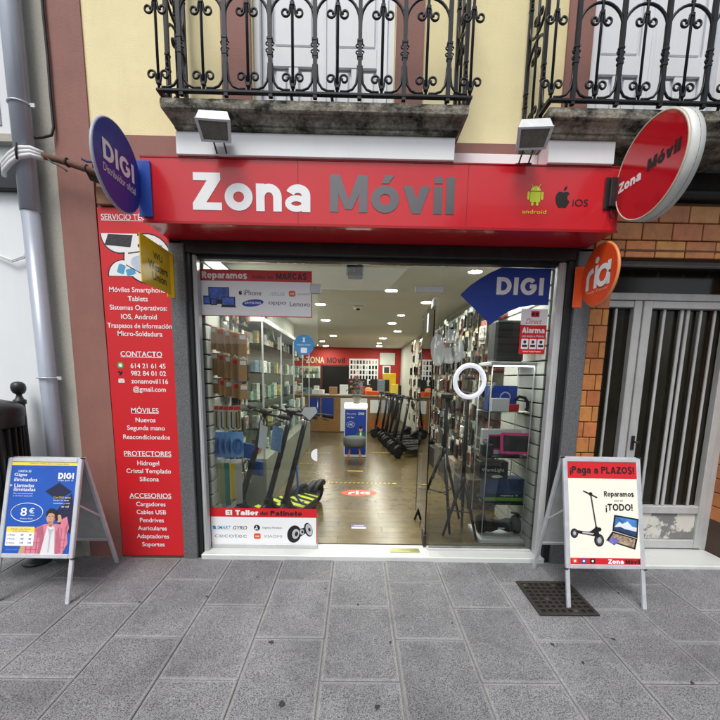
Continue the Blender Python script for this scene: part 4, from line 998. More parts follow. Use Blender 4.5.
pr('laptop_print', M('laptop_screen_print', S(70, 130, 200), .4, var=.5, vs=18), f, [[(.066, .262), (.216, .220), (.227, .326), (.081, .350)]], y - .0014)
pr('laptop_print', M('snow_print', S(226, 232, 240), .5, var=.1, vs=60), f, [[(.074, .285), (.105, .315), (.125, .300), (.160, .318), (.190, .285), (.222, .275), (.219, .250), (.070, .282)]], y - .0017)
pr('laptop_print', M('dark_hill_print', S(40, 62, 104), .5, var=.3, vs=60), f, [[(.068, .262), (.070, .278), (.110, .282), (.150, .262), (.218, .245), (.216, .222)]], y - .002)
pr('laptop_print', M('parts_print', S(160, 140, 120), .5, var=.9, vs=45, objvar=0), f, [[(.03, .193), (.062, .238), (.210, .198), (.196, .142)]], y - .0014)
pr('laptop_print', M('violet_print', S(120, 110, 190), .5, var=.4, vs=40), f, [[(.022, .185), (.055, .215), (.10, .19), (.065, .158)]], y - .002)

f, hw, q0, q1 = a_board('aluminium sandwich board with blue phone-tariff poster of a man calling', -2.112, .250, .170, .812, -.575, -.400, -.640, -.10, -.111)
pr('poster', M_ROYAL, f, [rect(-hw, q0, hw, q1)], y); pr('header', M_YELP, f, [rect(-hw, q1 - .022, hw, q1)], y - .0008)
text('Oferta válida para nuevas altas', M_NAVY, f, .03, q1 - .011, y - .0014, w=.26, h=.010)
heavy('DIGI', M_WHITE, f, .150, q1 - .090, y - .0008, .105, .040, .24, .1); text('Más por ti', M_WHITE, f, .150, q1 - .122, y - .0008, w=.10, h=.012)
text('HASTA 50', M_WHITE, f, -.13, q1 - .062, y - .0008, w=.085, h=.014, bold=.012); text('Gigas', M_WHITE, f, -.155, q1 - .088, y - .0008, w=.085, h=.026, bold=.012, align='C'); text('ilimitados', M_WHITE, f, -.118, q1 - .118, y - .0008, w=.155, h=.024, bold=.012)
text('+ Llamadas', M_WHITE, f, -.140, q1 - .158, y - .0008, w=.165, h=.024, bold=.012); text('ilimitadas', M_WHITE, f, -.118, q1 - .184, y - .0008, w=.145, h=.023, bold=.012); text('Sin permanencia', M_WHITE, f, -.125, q1 - .212, y - .0008, w=.13, h=.010); text('y sin letra pequeña', M_WHITE, f, -.125, q1 - .228, y - .0008, w=.13, h=.010)
m = MB(); cx, cz = -.085, .298
m.tube([(cx + .106 * math.cos(2 * PI * i / 36), y - .0015, cz + .062 * math.sin(2 * PI * i / 36)) for i in range(36)], .0028, 4, closed=True); m.build('ring_print', M_WHITE, f)
text('8', M_WHITE, f, cx - .022, cz + .004, y - .0008, w=.042, h=.056, bold=.012); text('€', M_WHITE, f, cx + .030, cz + .012, y - .0008, w=.036, h=.036, bold=.012); text('/mes', M_WHITE, f, cx + .032, cz - .018, y - .0008, w=.04, h=.010); text('Precio final', M_WHITE, f, cx, cz - .040, y - .0008, w=.08, h=.009)
text('Con DIGI tienes', M_YELP, f, .140, q1 - .235, y - .0032, w=.115, h=.013); text('todo lo que', M_WHITE, f, .135, q1 - .255, y - .0032, w=.105, h=.013); text('necesitas y más', M_WHITE, f, .140, q1 - .275, y - .0032, w=.11, h=.013); text('de mil', M_WHITE, f, .165, q1 - .295, y - .0032, w=.05, h=.013)
pr('table_print', M_WHITE, f, [rrect(-.205, .080, -.020, .200, .006)], y - .0026); pr('table_print', M_YELP, f, [rrect(-.205, .168, -.020, .205, .006)], y - .0032)
text('Añade más líneas', M_NAVY, f, -.112, .190, y - .0038, w=.13, h=.009); text('a tu contrato', M_NAVY, f, -.112, .176, y - .0038, w=.10, h=.008)
for i, (a, b, c) in enumerate((('2 líneas', '6€', '5€'), ('4 líneas', '10€', '8€'), ('6 líneas', '12€', '10€'))):
    zz = .152 - .026 * i; text(a, M_NAVY, f, -.170, zz, y - .0032, w=.05, h=.012); text(b, M_NAVY, f, -.098, zz, y - .0032, h=.013, bold=.012); text(c, M_NAVY, f, -.045, zz, y - .0032, h=.013, bold=.012)
text('digimobil.es', M('mid_blue_ink', S(120, 150, 220), .5), f, -.15, .055, y - .0008, w=.10, h=.012)
# the man in the print: dark chevron, jacket, shirt, head, phone
pr('chevron_print', M('dark_navy_print', S(24, 28, 66), .5), f, [[(.02, .44), (.11, .50), (.20, .44), (.11, .38)], [(.10, .30), (.20, .43), (hw, .34), (hw, .16), (.14, .20)]], y - .0008)
pr('jacket_print', M('pink_jacket_print', S(214, 128, 148), .6, var=.14, vs=22), f, [[(-.085, q0), (-.070, .085), (-.020, .195), (.045, .225), (.135, .225), (.190, .205), (.205, .10), (.175, q0)], [(.175, .09), (.205, .20), (.185, .275), (.150, .255), (.140, .16)]], y - .0014)
pr('jacket_check', M('dark_pink_print', S(176, 88, 112), .6), f, [rect(-.07 + .034 * i, q0 + .004, -.064 + .034 * i, .11 + .02 * i) for i in range(3)] + [rect(-.07, .055, .03, .059), rect(-.05, .10, .04, .104)], y - .0017); pr('jacket_check', M('dark_pink_print', S(176, 88, 112), .6), f, [rect(.135 + .022 * i, q0 + .004, .139 + .022 * i, .20) for i in range(3)] + [rect(.125, .07, .19, .074), rect(.125, .12, .195, .124)], y - .0017)
pr('shirt_print', M('pale_shirt_print', S(222, 220, 224), .6, var=.06, vs=18), f, [[(.030, q0), (.060, .21), (.085, .225), (.110, .20), (.125, q0)]], y - .002)
M_SKINP = M('skin_print', S(206, 156, 132), .6, var=.08, vs=30)
pr('head_print', M_SKINP, f, [rot2(ell(.078, .268, .030, .044, 22), .078, .268, .1), [(.062, .225), (.070, .205), (.092, .205), (.100, .235)], ], y - .0026); pr('hand_print', M_SKINP, f, [rot2(rrect(.118, .235, .150, .285, .012), .13, .26, .25)], y - .0027)
pr('hair_print', M('dark_hair_print', S(34, 28, 28), .7), f, [[(.045, .272), (.046, .302), (.066, .326), (.095, .326), (.116, .308), (.114, .270), (.105, .262), (.103, .288), (.085, .296), (.062, .294), (.052, .272)], rrect(.062, .272, .072, .275, .001), rrect(.083, .274, .093, .277, .001), [(.062, .243), (.078, .238), (.092, .246), (.078, .233)]], y - .0032)
pr('jacket_print', M('shaded_pink_print', S(182, 98, 120), .6, var=.12, vs=40), f, [[(.135, .20), (.150, .135), (.160, .05), (.148, q0 + .001), (.128, q0 + .001), (.122, .17)], [(-.02, .19), (.030, .215), (.045, .13), (.028, q0 + .001), (.012, q0 + .001), (.020, .12)], [(.178, .20), (.196, .235), (.190, .15)]], y - .0023)
pr('shirt_print', M('shaded_shirt_print', S(186, 184, 192), .6), f, [[(.060, .205), (.084, .186), (.108, .198), (.090, .15), (.086, .04), (.078, .04), (.080, .15)]], y - .0024)
pr('head_print', M('shaded_skin_print', S(164, 112, 92), .6), f, [[(.096, .300), (.108, .290), (.106, .248), (.092, .226), (.098, .262)], [(.060, .243), (.078, .224), (.096, .236), (.090, .229), (.078, .219), (.064, .229)], [(.072, .222), (.094, .222), (.090, .207), (.076, .207)], [(.076, .268), (.082, .256), (.074, .254)]], y - .0029)
pr('phone_print', M_BLACK, f, [rot2(rrect(.110, .245, .124, .296, .004), .117, .27, .18)], y - .0038)
pr('bag_print', M('tan_print', S(196, 160, 110), .6), f, [[(-.115, q0), (-.10, .085), (-.07, .10), (-.075, q0)]], y - .0012)

# ================================================================== BIN, DRAIN, CABLES
t = thing('litter_bin', 'black slatted litter bin with domed lid on a ball-topped post by the pale wall', 'bin', (-2.50, -.11, -.09))
bx, by = -.045, -.245
MB().lathe([(.14, .34), (.165, .35), (.176, .70), (.180, 1.12), (.001, 1.13)], 28, (bx, by, 0)).build('drum', M_BLACKM, t)
for k in range(26):
    a = 2 * PI * k / 26
    m = MB(); m.bar((bx + .178 * math.cos(a), by + .178 * math.sin(a), .38), (bx + .190 * math.cos(a), by + .190 * math.sin(a), 1.10), .034, .012); m.build('slat', M_BLACKM, t)
MB().lathe([(.19, 1.10), (.208, 1.105), (.212, 1.17), (.218, 1.175), (.220, 1.225), (.210, 1.246), (.165, 1.272), (.09, 1.290), (.001, 1.296)], 32, (bx, by, 0)).build('lid', M_BLACKM, t)
MB().lathe([(.196, .34), (.20, .345), (.20, .38), (.196, .385)], 28, (bx, by, 0)).build('hoop', M_BLACKM, t)
MB().lathe([(.095, 0), (.098, .012), (.07, .03), (.040, .045), (.032, .10), (.030, 1.24), (.040, 1.248), (.040, 1.275), (.028, 1.282), (.018, 1.305), (.018, 1.317), (.034, 1.325), (.044, 1.345), (.047, 1.368), (.042, 1.392), (.024, 1.408), (.001, 1.412)], 18).build('post', M_BLACKM, t)
MB().bar((bx, by + .16, .95), (0, -.02, .95), .04, .06).build('arm', M_BLACKM, t)

t = thing('drain_grate', 'square dark iron drain grate in the pavement under the sandwich board', 'drain', (1.405, -.52, -.085 - .52 * SL))
t.rotation_euler = (math.atan(SL), 0, 0)
MB().box(-.180, .180, -.180, .180, .0035, .0045).build('pit', M('drain_shade_sheet', S(10, 10, 10), .9), t)  # no real hole: dark sheet paints the shade of the drain shaft
m = MB(); m.box(-.197, .197, -.197, -.172, .002, .015, .003); m.box(-.197, .197, .172, .197, .002, .015, .003); m.box(-.197, -.172, -.172, .172, .002, .0148, .003); m.box(.172, .197, -.172, .172, .002, .0148, .003)
M_CAST = M('cast_iron', S(58, 54, 52), .65, .4, var=.25, vs=40, dirt=.5, dcol=S(84, 70, 58), dscale=12)
m.build('frame', M_CAST, t)
for i in range(9):
    c = -.172 + .344 * i / 8
    if 0 < i < 8:
        MB().box(c - .0085, c + .0085, -.1715, .1715, .0046, .0125, .002).build('bar', M_CAST, t)
        MB().box(-.1715, .1715, c - .0075, c + .0075, .0046, .0118, .002).build('bar', M_CAST, t)
for i in range(6):
    a = -.172 + .043 * rnd.randrange(8); b = -.172 + .043 * rnd.randrange(8)
    MB().box(a + .01, a + .033, b + .01, b + .033, .0046, .009).build('clogged_hole', M('drain_dirt', S(80, 72, 62), .9, var=.3, vs=60), t)

M_CABW = M('white_cable', S(222, 224, 226), .5, var=.05, vs=20)
M_CABK = M('black_cable', S(34, 32, 32), .6)
t = thing('cable_bundle', 'white sleeved cable bundle strapped around the drainpipe', 'cable', (-2.27, -.15, 2.8))
o = (2.27, .15, -2.8)
for i in range(3):
    dz = .026 * (i - 1)
    MB().tube([(-2.42, -.13, 2.735 + dz), (-2.39, -.16, 2.757 + dz), (-2.33, -.172, 2.80 + dz), (-2.27, -.175, 2.835 + dz), (-2.20, -.165, 2.845 + dz * .8), (-2.14, -.13, 2.835 + dz * .6)], .016, 8).build('sleeve', M_CABW, t, o)
MB().tube([(-2.275, -.19, 2.785), (-2.272, -.198, 2.835), (-2.270, -.188, 2.885)], .007, 6).build('strap', M_CABK, t, o)
t = thing('cable_pole', 'rusty brown pole carrying wires towards the round blue sign', 'pole', (-2.0, -.12, 2.8))
o = (2.0, .12, -2.8)
MB().tube([(-2.145, -.13, 2.838), (-2.02, -.135, 2.808), (-1.82, -.14, 2.747), (-1.66, -.14, 2.70)], .021, 10).build('pole', M('rusty_steel', S(98, 66, 54), .8, var=.3, vs=25, bump=.4), t, o)
for x, z in ((-1.98, 2.797), (-1.85, 2.757)): MB().tube([(x, -.137 + .025 * math.cos(a * PI / 5), z + .025 * math.sin(a * PI / 5)) for a in range(10)], .006, 5, closed=True).build('clip', M_CABK, t, o)
MB().tube([(-2.12, -.14, 2.83), (-2.08, -.15, 2.79), (-2.05, -.15, 2.78), (-2.01, -.14, 2.76), (-1.985, -.14, 2.74)], .005, 6).build('wire', M('green_wire', S(60, 84, 60), .6), t, o)
MB().tube([(-1.88, -.14, 2.82), (-1.84, -.15, 2.80), (-1.78, -.15, 2.795), (-1.70, -.14, 2.75)], .007, 6).build('wire', M('navy_wire', S(40, 48, 90), .6), t, o)
t = thing('black_cable', 'black cable running down the brown pilaster edge towards the drainpipe', 'cable', (-2.1, -.03, 3.0))
MB().tube([(-.03, 0, 3.6), (-.024, .0, 1.5), (-.030, 0, .75), (-.026, 0, .5), (-.030, 0, .25), (-.028, 0, .07), (-.04, -.01, .015), (-.10, -.02, -.005), (-.15, -.03, -.015), (-.19, -.05, -.05)], .009, 8).build('cable', M_CABK, t)
t = thing('white_cable', 'thin white cables hanging in a loop on the pale wall', 'cable', (-2.45, -.02, 2.3))
for i in range(2):
    MB().tube([(.09 + .012 * i, 0, .36), (.085, -.01, .15), (.075 + .01 * i, -.012, .02), (.03, -.012, -.08 - .012 * i), (-.06, -.01, -.11 - .01 * i), (-.2, -.005, -.06)], .006, 6).build('cable', M_CABW, t)
    MB().tube([(.06 + .015 * i, -.01, 1.6), (.075 + .01 * i, -.012, 1.0), (.09 + .012 * i, -.012, .545), (.06, -.075, .54)], .006, 6).build('cable', M_CABW, t)
t = thing('wall_bracket', 'rusty iron bracket stub above the tall red panel', 'bracket', (-1.80, -.05, 2.62))
MB().box(-.06, .10, .0, .045, -.045, .07, .004).build('plate', M('rusty_plate', S(150, 112, 84), .8, var=.3, vs=20), t)
MB().bar((-.07, -.03, .12), (.05, -.07, .07), .03, .04).build('stub', M('dark_rust', S(54, 44, 38), .8, var=.3, vs=30), t)
t = thing('corrugated_hose', 'black corrugated hose lying under the balcony behind the round red sign', 'hose', (2.7, -.04, 2.72))
pts = [(-.62 + .012 * i, -.02, 0) for i in range(120)]
MB().tube(pts, [.034 if i % 2 else .028 for i in range(120)], 10).build('hose', M_PLASTIC, t)

# ================================================================== INSIDE THE SHOP
M_INW = M('shop_wall_paint', S(206, 208, 196), .7, var=.03, vs=3)
M_CEIL = M('shop_ceiling_paint', S(232, 232, 222), .8, var=.03, vs=3)
M_WOOD = M('olive_wood_plank', S(104, 90, 58), .26, var=.26, vs=9, objvar=.10, hue=.006)
fl = tag(MB().box(-2.45, 1.53, .20, 11.3, -.2, -.046).build('floor', M('floor_base', S(76, 66, 44), .35, var=.1, vs=6)), kind='structure')
PLW = .128
for r in range(42):
    y0 = .203 + PLW * r; x = -1.30 - (r * .37 % 1.1); l = 1.15
    while x < 1.52:
        a, b = max(x, -1.30), min(x + l, 1.52)
        if b - a > .06:
            key = ('p', round(b - a, 4))
            if key not in _slabs: _slabs[key] = MB().box(-(b - a) / 2 + .0012, (b - a) / 2 - .0012, -PLW / 2 + .001, PLW / 2 - .001, -.006, .0, .0012).mesh('plank', M_WOOD)
            link('plank', _slabs[key], fl, ((a + b) / 2, y0 + PLW / 2, -.040))
        x += l
m = MB(); m.box(-1.42, -1.30, .25, 5.2, -.05, 2.46); m.box(-2.5, -1.301, 5.12, 5.2, -.05, 2.46); m.box(-2.6, -2.45, 5.2, 11.4, -.05, 2.46); m.box(1.565, 1.7, .25, 11.4, -.05, 2.46); m.box(-2.6, 1.7, 11.25, 11.4, -.05, 2.7)
bp(m, 'inner_wall', M_INW)
tag(MB().box(-2.6, 1.7, .23, 11.4, 2.45, 2.55).build('ceiling', M_CEIL), kind='structure')
bp(MB().box(-2.449, 1.56, 11.20, 11.249, -.04, 2.449), 'red_back_wall', M('red_wall_paint', S(176, 44, 34), .6, var=.04, vs=3))
# ceiling downlights (lit); those nearest the window are added to brighten the display
E_LAMP = emit('downlight_glow', (1.0, 1.0, .88), 225.0)
def downlight(x, y, r, label=None):
    r *= .85
    t = thing('downlight', 'round lit downlight in the shop ceiling', 'ceiling light', (x, y, 2.449), 0, 'shop ceiling downlights')
    m = MB(); m.tube([(r * math.cos(2 * PI * i / 20), r * math.sin(2 * PI * i / 20), -.003) for i in range(20)], .006, 6, closed=True); m.build('ring', M_WHITE, t)
    m = MB(); m.lathe([(r * .97, -.006), (r * .97, -.002)], 20); m.build('diffuser', E_LAMP, t)
for x, y, r in ((.661, 4.74, .10), (.726, 3.76, .07), (.677, 7.6, .11), (.655, 9.1, .08), (.717, 10.2, .11), (-1.046, 8.8, .08), (-1.07, 10.5, .11), (-.60, 4.5, .10), (-.62, 7.2, .10), (.40, 1.9, .09), (-.75, 1.5, .09), (1.15, 1.0, .08), (-.9, .75, .08), (.2, .7, .08), (-1.02, .42, .06), (1.02, .30, .08), (.75, .32, .07), (.95, 2.6, .09), (-.55, 2.9, .09), (.9, 6.0, .1)):
    downlight(x, y, r)
t = thing('dome_camera', 'round white ceiling camera with black lens above the entrance', 'camera', (0, 3.0, 2.449))
MB().lathe([(.075, 0), (.072, -.03), (.05, -.055), (.001, -.06)][::-1], 22).build('housing', M_WHITE, t); MB().lathe([(.035, -.0), (.030, -.018), (.001, -.022)][::-1], 16, (0, -.03, -.045)).build('lens', M_BLACK, t)
t = thing('security_camera', 'black box camera hanging inside above the glass entrance', 'camera', (-.03, .55, 2.30))
MB().box(-.075, .075, -.10, .06, -.045, .045, .012).build('body', M_PLASTIC, t); MB().lathe([(.026, 0), (.026, .02), (.001, .022)], 16).build('lens', M_BLACK, t, (-.03, -.10, -.01), (R(90), 0, 0)); MB().bar((.03, 0, .04), (.03, .02, .15), .014).build('arm', M_PLASTIC, t)

# ---- floor markings
def floor_thing(name, label, cat, x, y): return thing(name, label, cat, (x, y, -.0385))
def fpoly(mb, poly, z=0.0): return mb.add([(x, y, z) for x, y in poly], [tuple(range(len(poly)))])
def tape(x0, x1, y, label, hazard=True):
    t = floor_thing('floor_tape', label, 'floor tape', (x0 + x1) / 2, y); h = (x1 - x0) / 2
    fpoly(MB(), rect(-h, -.022, h, .022)).build('strip', M('tape_yellow', S(226, 190, 40), .5), t)
    if hazard:
        n = int(2 * h / .06); m = MB()
        for i in range(n): fpoly(m, [(-h + .06 * i, -.022), (-h + .06 * i + .03, -.022), (-h + .06 * i + .052, .022), (-h + .06 * i + .022, .022)], .0008)
        m.build('black_stripe', M_BLACK, t)
tape(-.37, .57, 2.19, 'yellow and black striped floor tape just behind the orange floor sticker'); tape(-1.12, -.49, 4.30, 'striped floor tape at the left of the grey stool'); tape(.30, 1.15, 4.45, 'striped floor tape at the right beyond the stool'); tape(-1.15, -.42, 3.35, 'striped floor tape seen through the left pane beside the scooters')
tape(-.125, .115, 2.88, 'short plain yellow floor tape in front of the stool', False)
t = floor_thing('floor_sticker', 'orange oval floor sticker with rounded white lettering', 'sticker', .05, 1.715)
fpoly(MB(), ell(0, 0, .225, .14, 40)).build('oval', M_ORANGE, t)
o = word_ria(0, .01, .27, .15, 0, t, M_WHITE); o.rotation_euler = (R(-90), 0, 0); o.location = (0, 0, .0012)
t = floor_thing('floor_sticker', 'small violet and white floor sticker near the threshold', 'sticker', .04, .58)
fpoly(MB(), rect(-.075, -.045, .075, .07)).build('field', M('violet_vinyl', S(88, 76, 128), .5), t); fpoly(MB(), rect(-.068, -.04, .068, -.005), .0008).build('white_band', M_WHITE, t)
fpoly(MB(), rect(-.05, .02, .05, .04), .0008).build('white_band', M('pale_violet', S(190, 186, 210), .5), t)

# ---- electric scooters
M_LIME = M('lime_foot_mat', S(206, 222, 40), .55, var=.15, vs=40)
def make_scooter(name, label, group, mat_deck, stem_tilt=.16):
    """front wheel at y=-.45, rear wheel at y=+.45; rests on z=0"""
    t = thing(name, label, 'scooter', (0, 0, 0), 0, group)
    for y in (-.45, .45):
        prof = [(.052, -.022), (.088, -.024), (.106, -.014), (.110, 0), (.106, .014), (.088, .024), (.052, .022)]
        w = MB().lathe(prof, 20).build('wheel', M_RUBBER, t, (0, y, .110), (0, R(90), 0))
        MB().lathe([(.001, -.016), (.050, -.018), (.051, .018), (.001, .016)], 16).build('hub', M_ALU, w)
    m = MB(); ring = []
    for y, hw, z0, z1 in ((-.30, .045, .14, .20), (-.24, .075, .085, .165), (-.18, .085, .075, .150), (.24, .085, .075, .150), (.32, .060, .09, .16), (.40, .035, .12, .17)):
        ring.append([(-hw, y, z0), (hw, y, z0), (hw, y, z1), (-hw, y, z1)])
    m.loft(ring); m.build('deck', M_PLASTIC, t)
    MB().box(-.078, .078, -.17, .23, .1505, .156, .002).build('foot_mat', mat_deck, t)
    for q in (-.105, .02, .135): MB().box(-.0785, .0785, q, q + .055, .1545, .1575, .001).build('grip_strip', M_RUBBER, t)
    m = MB(); m.tube([(0, .30, .17), (0, .36, .22), (0, .45, .245), (0, .53, .23), (0, .57, .19)], [.03, .036, .038, .034, .02], 8); m.build('rear_fender', M_PLASTIC, t)
    m = MB(); m.tube([(0, -.40, .225), (0, -.46, .235), (0, -.53, .205), (0, -.565, .15)], [.03, .036, .034, .02], 8); m.build('front_fender', M_PLASTIC, t)
    tx = stem_tilt; top = (0, -.40 + tx, 1.10)
    m = MB(); m.tube([(0, -.30, .17), (0, -.40, .27), (0, -.415, .33)], [.045, .040, .034], 10); m.bar((-.035, -.45, .11), (-.030, -.42, .30), .012, .03); m.bar((.035, -.45, .11), (.030, -.42, .30), .012, .03); m.build('fork', M_PLASTIC, t)
    m = MB(); m.tube([(0, -.425, .28), (0, -.40 + tx * .5, .72), top], [.028, .025, .023], 12); m.build('stem', M('stem_black', S(28, 30, 34), .3), t)
    m = MB(); m.tube([(-.25, top[1] + .05, top[2] + .02), (-.12, top[1] + .01, top[2] + .02), (0, top[1], top[2] + .01), (.12, top[1] + .01, top[2] + .02), (.25, top[1] + .05, top[2] + .02)], .013, 8); m.build('handlebar', M_PLASTIC, t)
    for sx in (-1, 1):
        MB().tube([(sx * .25, top[1] + .05, top[2] + .02), (sx * .15, top[1] + .02, top[2] + .02)], .019, 8).build('grip', M_RUBBER, t)
        MB().tube([(sx * .14, top[1] + .0, top[2] + .02), (sx * .16, top[1] - .03, top[2] + .0), (sx * .23, top[1] - .01, top[2] - .01)], .006, 6).build('brake_lever', M_BLACKM, t)
    MB().box(-.05, .05, top[1] - .03, top[1] + .05, top[2] + .015, top[2] + .055, .012).build('display', M_BLACK, t)
    MB().tube([(.0, top[1] - .05, top[2]), (.03, top[1] - .09, top[2] - .12), (.02, -.42 + tx * .6, .75), (.02, -.46, .45), (.03, -.42, .25)], .005, 6).build('brake_cable', M_CABK, t)
    MB().lathe([(.026, 0), (.028, .02), (.001, .024)], 14).build('headlamp', M_ALU, t, (0, top[1] - .04, top[2] - .07), (R(90), 0, 0))
    return t
FZ = -.040
sc = make_scooter('electric_scooter', 'black electric scooter with lime foot mat nearest the window corner', 'scooters in the shop window', M_LIME)
def front_at(o, x, y, hd): o.location = (x - .45 * math.sin(R(hd)), y + .45 * math.cos(R(hd)), FZ); o.rotation_euler = (0, R(9.5), R(hd))
kids_of(sc)
front_at(sc, -1.09, .40, -30)
MB().box(-.045, .045, -.304, -.303, .72, .93).build('hang_tag', M_WHITE, sc, (.09, -.03, .10))
MB().box(-.060, .060, -.306, -.305, .70, .92).build('hang_tag', M('tag_blue_print', S(120, 160, 200), .5, var=.3, vs=50), sc, (.20, .03, .12))
s2 = copy_tree(sc); s2['label'] = 'black electric scooter in the middle of the window display'; front_at(s2, -.86, .46, -24)
s3 = copy_tree(sc); s3['label'] = 'black electric scooter with blue lock cable beside the glass edge'; front_at(s3, -.70, .48, -17)
m = MB(); m.tube([(.03, -.36, .62), (.06, -.33, .42), (.05, -.30, .30), (.07, -.22, .22), (.05, -.1, .19)], .010, 8); m.build('lock_cable', M('blue_cable', S(40, 110, 190), .4), s3)
M_DARKMAT = M('dark_foot_mat', S(48, 48, 50), .7, bump=.3)
sr = make_scooter('electric_scooter', 'dark electric scooter parked in the row along the hanging display', 'scooters in the row along the side wall', M_DARKMAT, .12)
KIDS.pop(sr.name, None); kids_of(sr)
row = [(.98, 4.15, 52), (1.0, 4.42, 70), (.93, 4.74, 58), (.95, 5.05, 75), (.86, 5.36, 55), (.88, 5.70, 66), (.78, 6.05, 50), (.74, 6.42, 72)]
for i, (x, y, h) in enumerate(row):
    o = sr if i == 0 else copy_tree(sr); o['label'] = 'dark electric scooter along the hanging display, ' + ('first of the row from the entrance', 'second of the row from the entrance', 'third of the row from the entrance', 'fourth of the row from the entrance', 'fifth of the row from the entrance', 'third of the row from the counter', 'second of the row from the counter', 'last of the row before the counter')[i]; o.location = (x + .12, y, FZ); o.rotation_euler = (0, R((4, -3, 6, 2, -4, 5, 1, -2)[i]), R(-h)); o.scale = (.95, .95, .97)

# ---- stool and poster column
t = thing('stool', 'round grey upholstered stool with wooden legs on the plank floor', 'stool', (-.02, 3.42, FZ))
MB().lathe([(.165, .30), (.185, .315), (.190, .36), (.188, .43), (.175, .455), (.10, .465), (.001, .466)], 28).build('seat', M('grey_felt', S(96, 100, 100), .95, var=.1, vs=60, bump=.3), t)
for a in (45, 135, 225, 315): MB().tube([(.10 * math.cos(R(a)), .10 * math.sin(R(a)), .305), (.165 * math.cos(R(a)), .165 * math.sin(R(a)), 0)], [.018, .012], 8).build('leg', M('beech_wood', S(190, 130, 80), .5, var=.1, vs=20), t)
t = thing('poster_column', 'white display column with blue phone poster behind the grey stool', 'display stand', (-.01, 3.95, FZ))
MB().box(-.205, .205, 0, .36, 0, .90, .008).build('body', M_WHITE, t)
pr('poster', M_NAVY, t, [rect(-.19, .05, .19, .87)], -.002)
text('DIGI', M_WHITE, t, .10, .80, -.003, w=.10, h=.04, bold=.012); text('Fibra y móvil', M_WHITE, t, -.08, .79, -.003, w=.16, h=.035); text('sin líos', M_WHITE, t, -.09, .73, -.003, w=.12, h=.03)
m = MB(); m.tube([(-.09 + .07 * math.cos(2 * PI * i / 24), -.003, .60 + .05 * math.sin(2 * PI * i / 24)) for i in range(24)], .003, 4, closed=True); m.build('ring_print', M_WHITE, t); text('10€', M_WHITE, t, -.09, .60, -.003, w=.08, h=.04, bold=.012)
pr('figure_print', M('green_jacket_print', S(44, 104, 76), .6), t, [[(-.03, .30), (.0, .42), (.06, .47), (.14, .47), (.185, .42), (.185, .30)]], -.003)
pr('figure_print', M_SKINP, t, [ell(.095, .515, .032, .045, 18)], -.0036); pr('figure_print', M('dark_hair_print', S(34, 28, 28), .7), t, [ell(.095, .548, .036, .026, 16)], -.0042); pr('figure_print', M_WHITE, t, [[(.075, .30), (.08, .46), (.11, .46), (.115, .30)]], -.0042)
MB().box(-.207, .207, -.004, .362, .902, .965, .004).build('light_box', emit('column_light', (1.0, .97, .80), 3.0), t)
o = thing('bouquet', 'dark leafy arrangement in a pot standing on the lit column', 'plant', (0.0, 4.12, FZ + .966))
MB().lathe([(.06, 0), (.085, .14), (.09, .15), (.08, .15), (.001, .14)], 18).build('pot', M('dark_pot', S(60, 54, 50), .5), o)
m = MB()
for i in range(90):
    a, e, rr = rnd.uniform(0, 2 * PI), rnd.uniform(.1, 1.5), rnd.uniform(.08, .26)
    c = Vector((math.cos(a) * math.cos(e) * rr * .8, math.sin(a) * math.cos(e) * rr * .8, .16 + math.sin(e) * rr * 1.3)); u = Vector((rnd.uniform(-1, 1), rnd.uniform(-1, 1), rnd.uniform(-1, 1))).normalized() * .035; v = u.orthogonal().normalized() * .016
    m.add([c - u, c + v, c + u, c - v], [(0, 1, 2, 3)])
m.build('leaves', M('dried_leaves', S(86, 78, 52), .8, var=.5, vs=30), o)
for i in range(7):
    a = i * 2 * PI / 7; MB().lathe([(.001, -.02), (.024, -.01), (.028, .006), (.016, .02), (.001, .022)], 10, (.11 * math.cos(a), .11 * math.sin(a) - .03, .30 + .09 * (i % 3))).build('flower', M('flower_red', S(170, 60, 50), .7, objvar=.4, hue=.06), o)

# ---- back counter and wall
t = thing('counter', 'wooden shop counter with blue posters across the back', 'counter', (-.3, 7.3, FZ))
MB().box(-1.75, 1.22, 0, .6, 0, .94, .006).build('body', M('counter_wood', S(150, 112, 66), .5, var=.15, vs=12), t)
MB().box(-1.79, 1.26, -.04, .64, .942, .985, .006).build('top', M('counter_top_beige', S(150, 142, 124), .4, var=.1, vs=8), t)
for x in (-.98, -.62): pr('poster', M_NAVY, t, [rect(x, .42, x + .32, .90)], -.003)
pr('poster', M_WHITE, t, [rect(.66, .52, .92, .86)], -.003); pr('poster', M('grey_notice', S(176, 180, 184), .5), t, [rect(.96, .52, 1.20, .86)], -.003)
pr('white_front', M_WHITE, t, [rect(-.12, .02, .58, .90)], -.003)
o = word_ria(.86, .26, .36, .22, -.004, t, M_ORANGE)
M_KRAFT0 = M('parcel_kraft', S(170, 134, 94), .8, var=.15, vs=20)
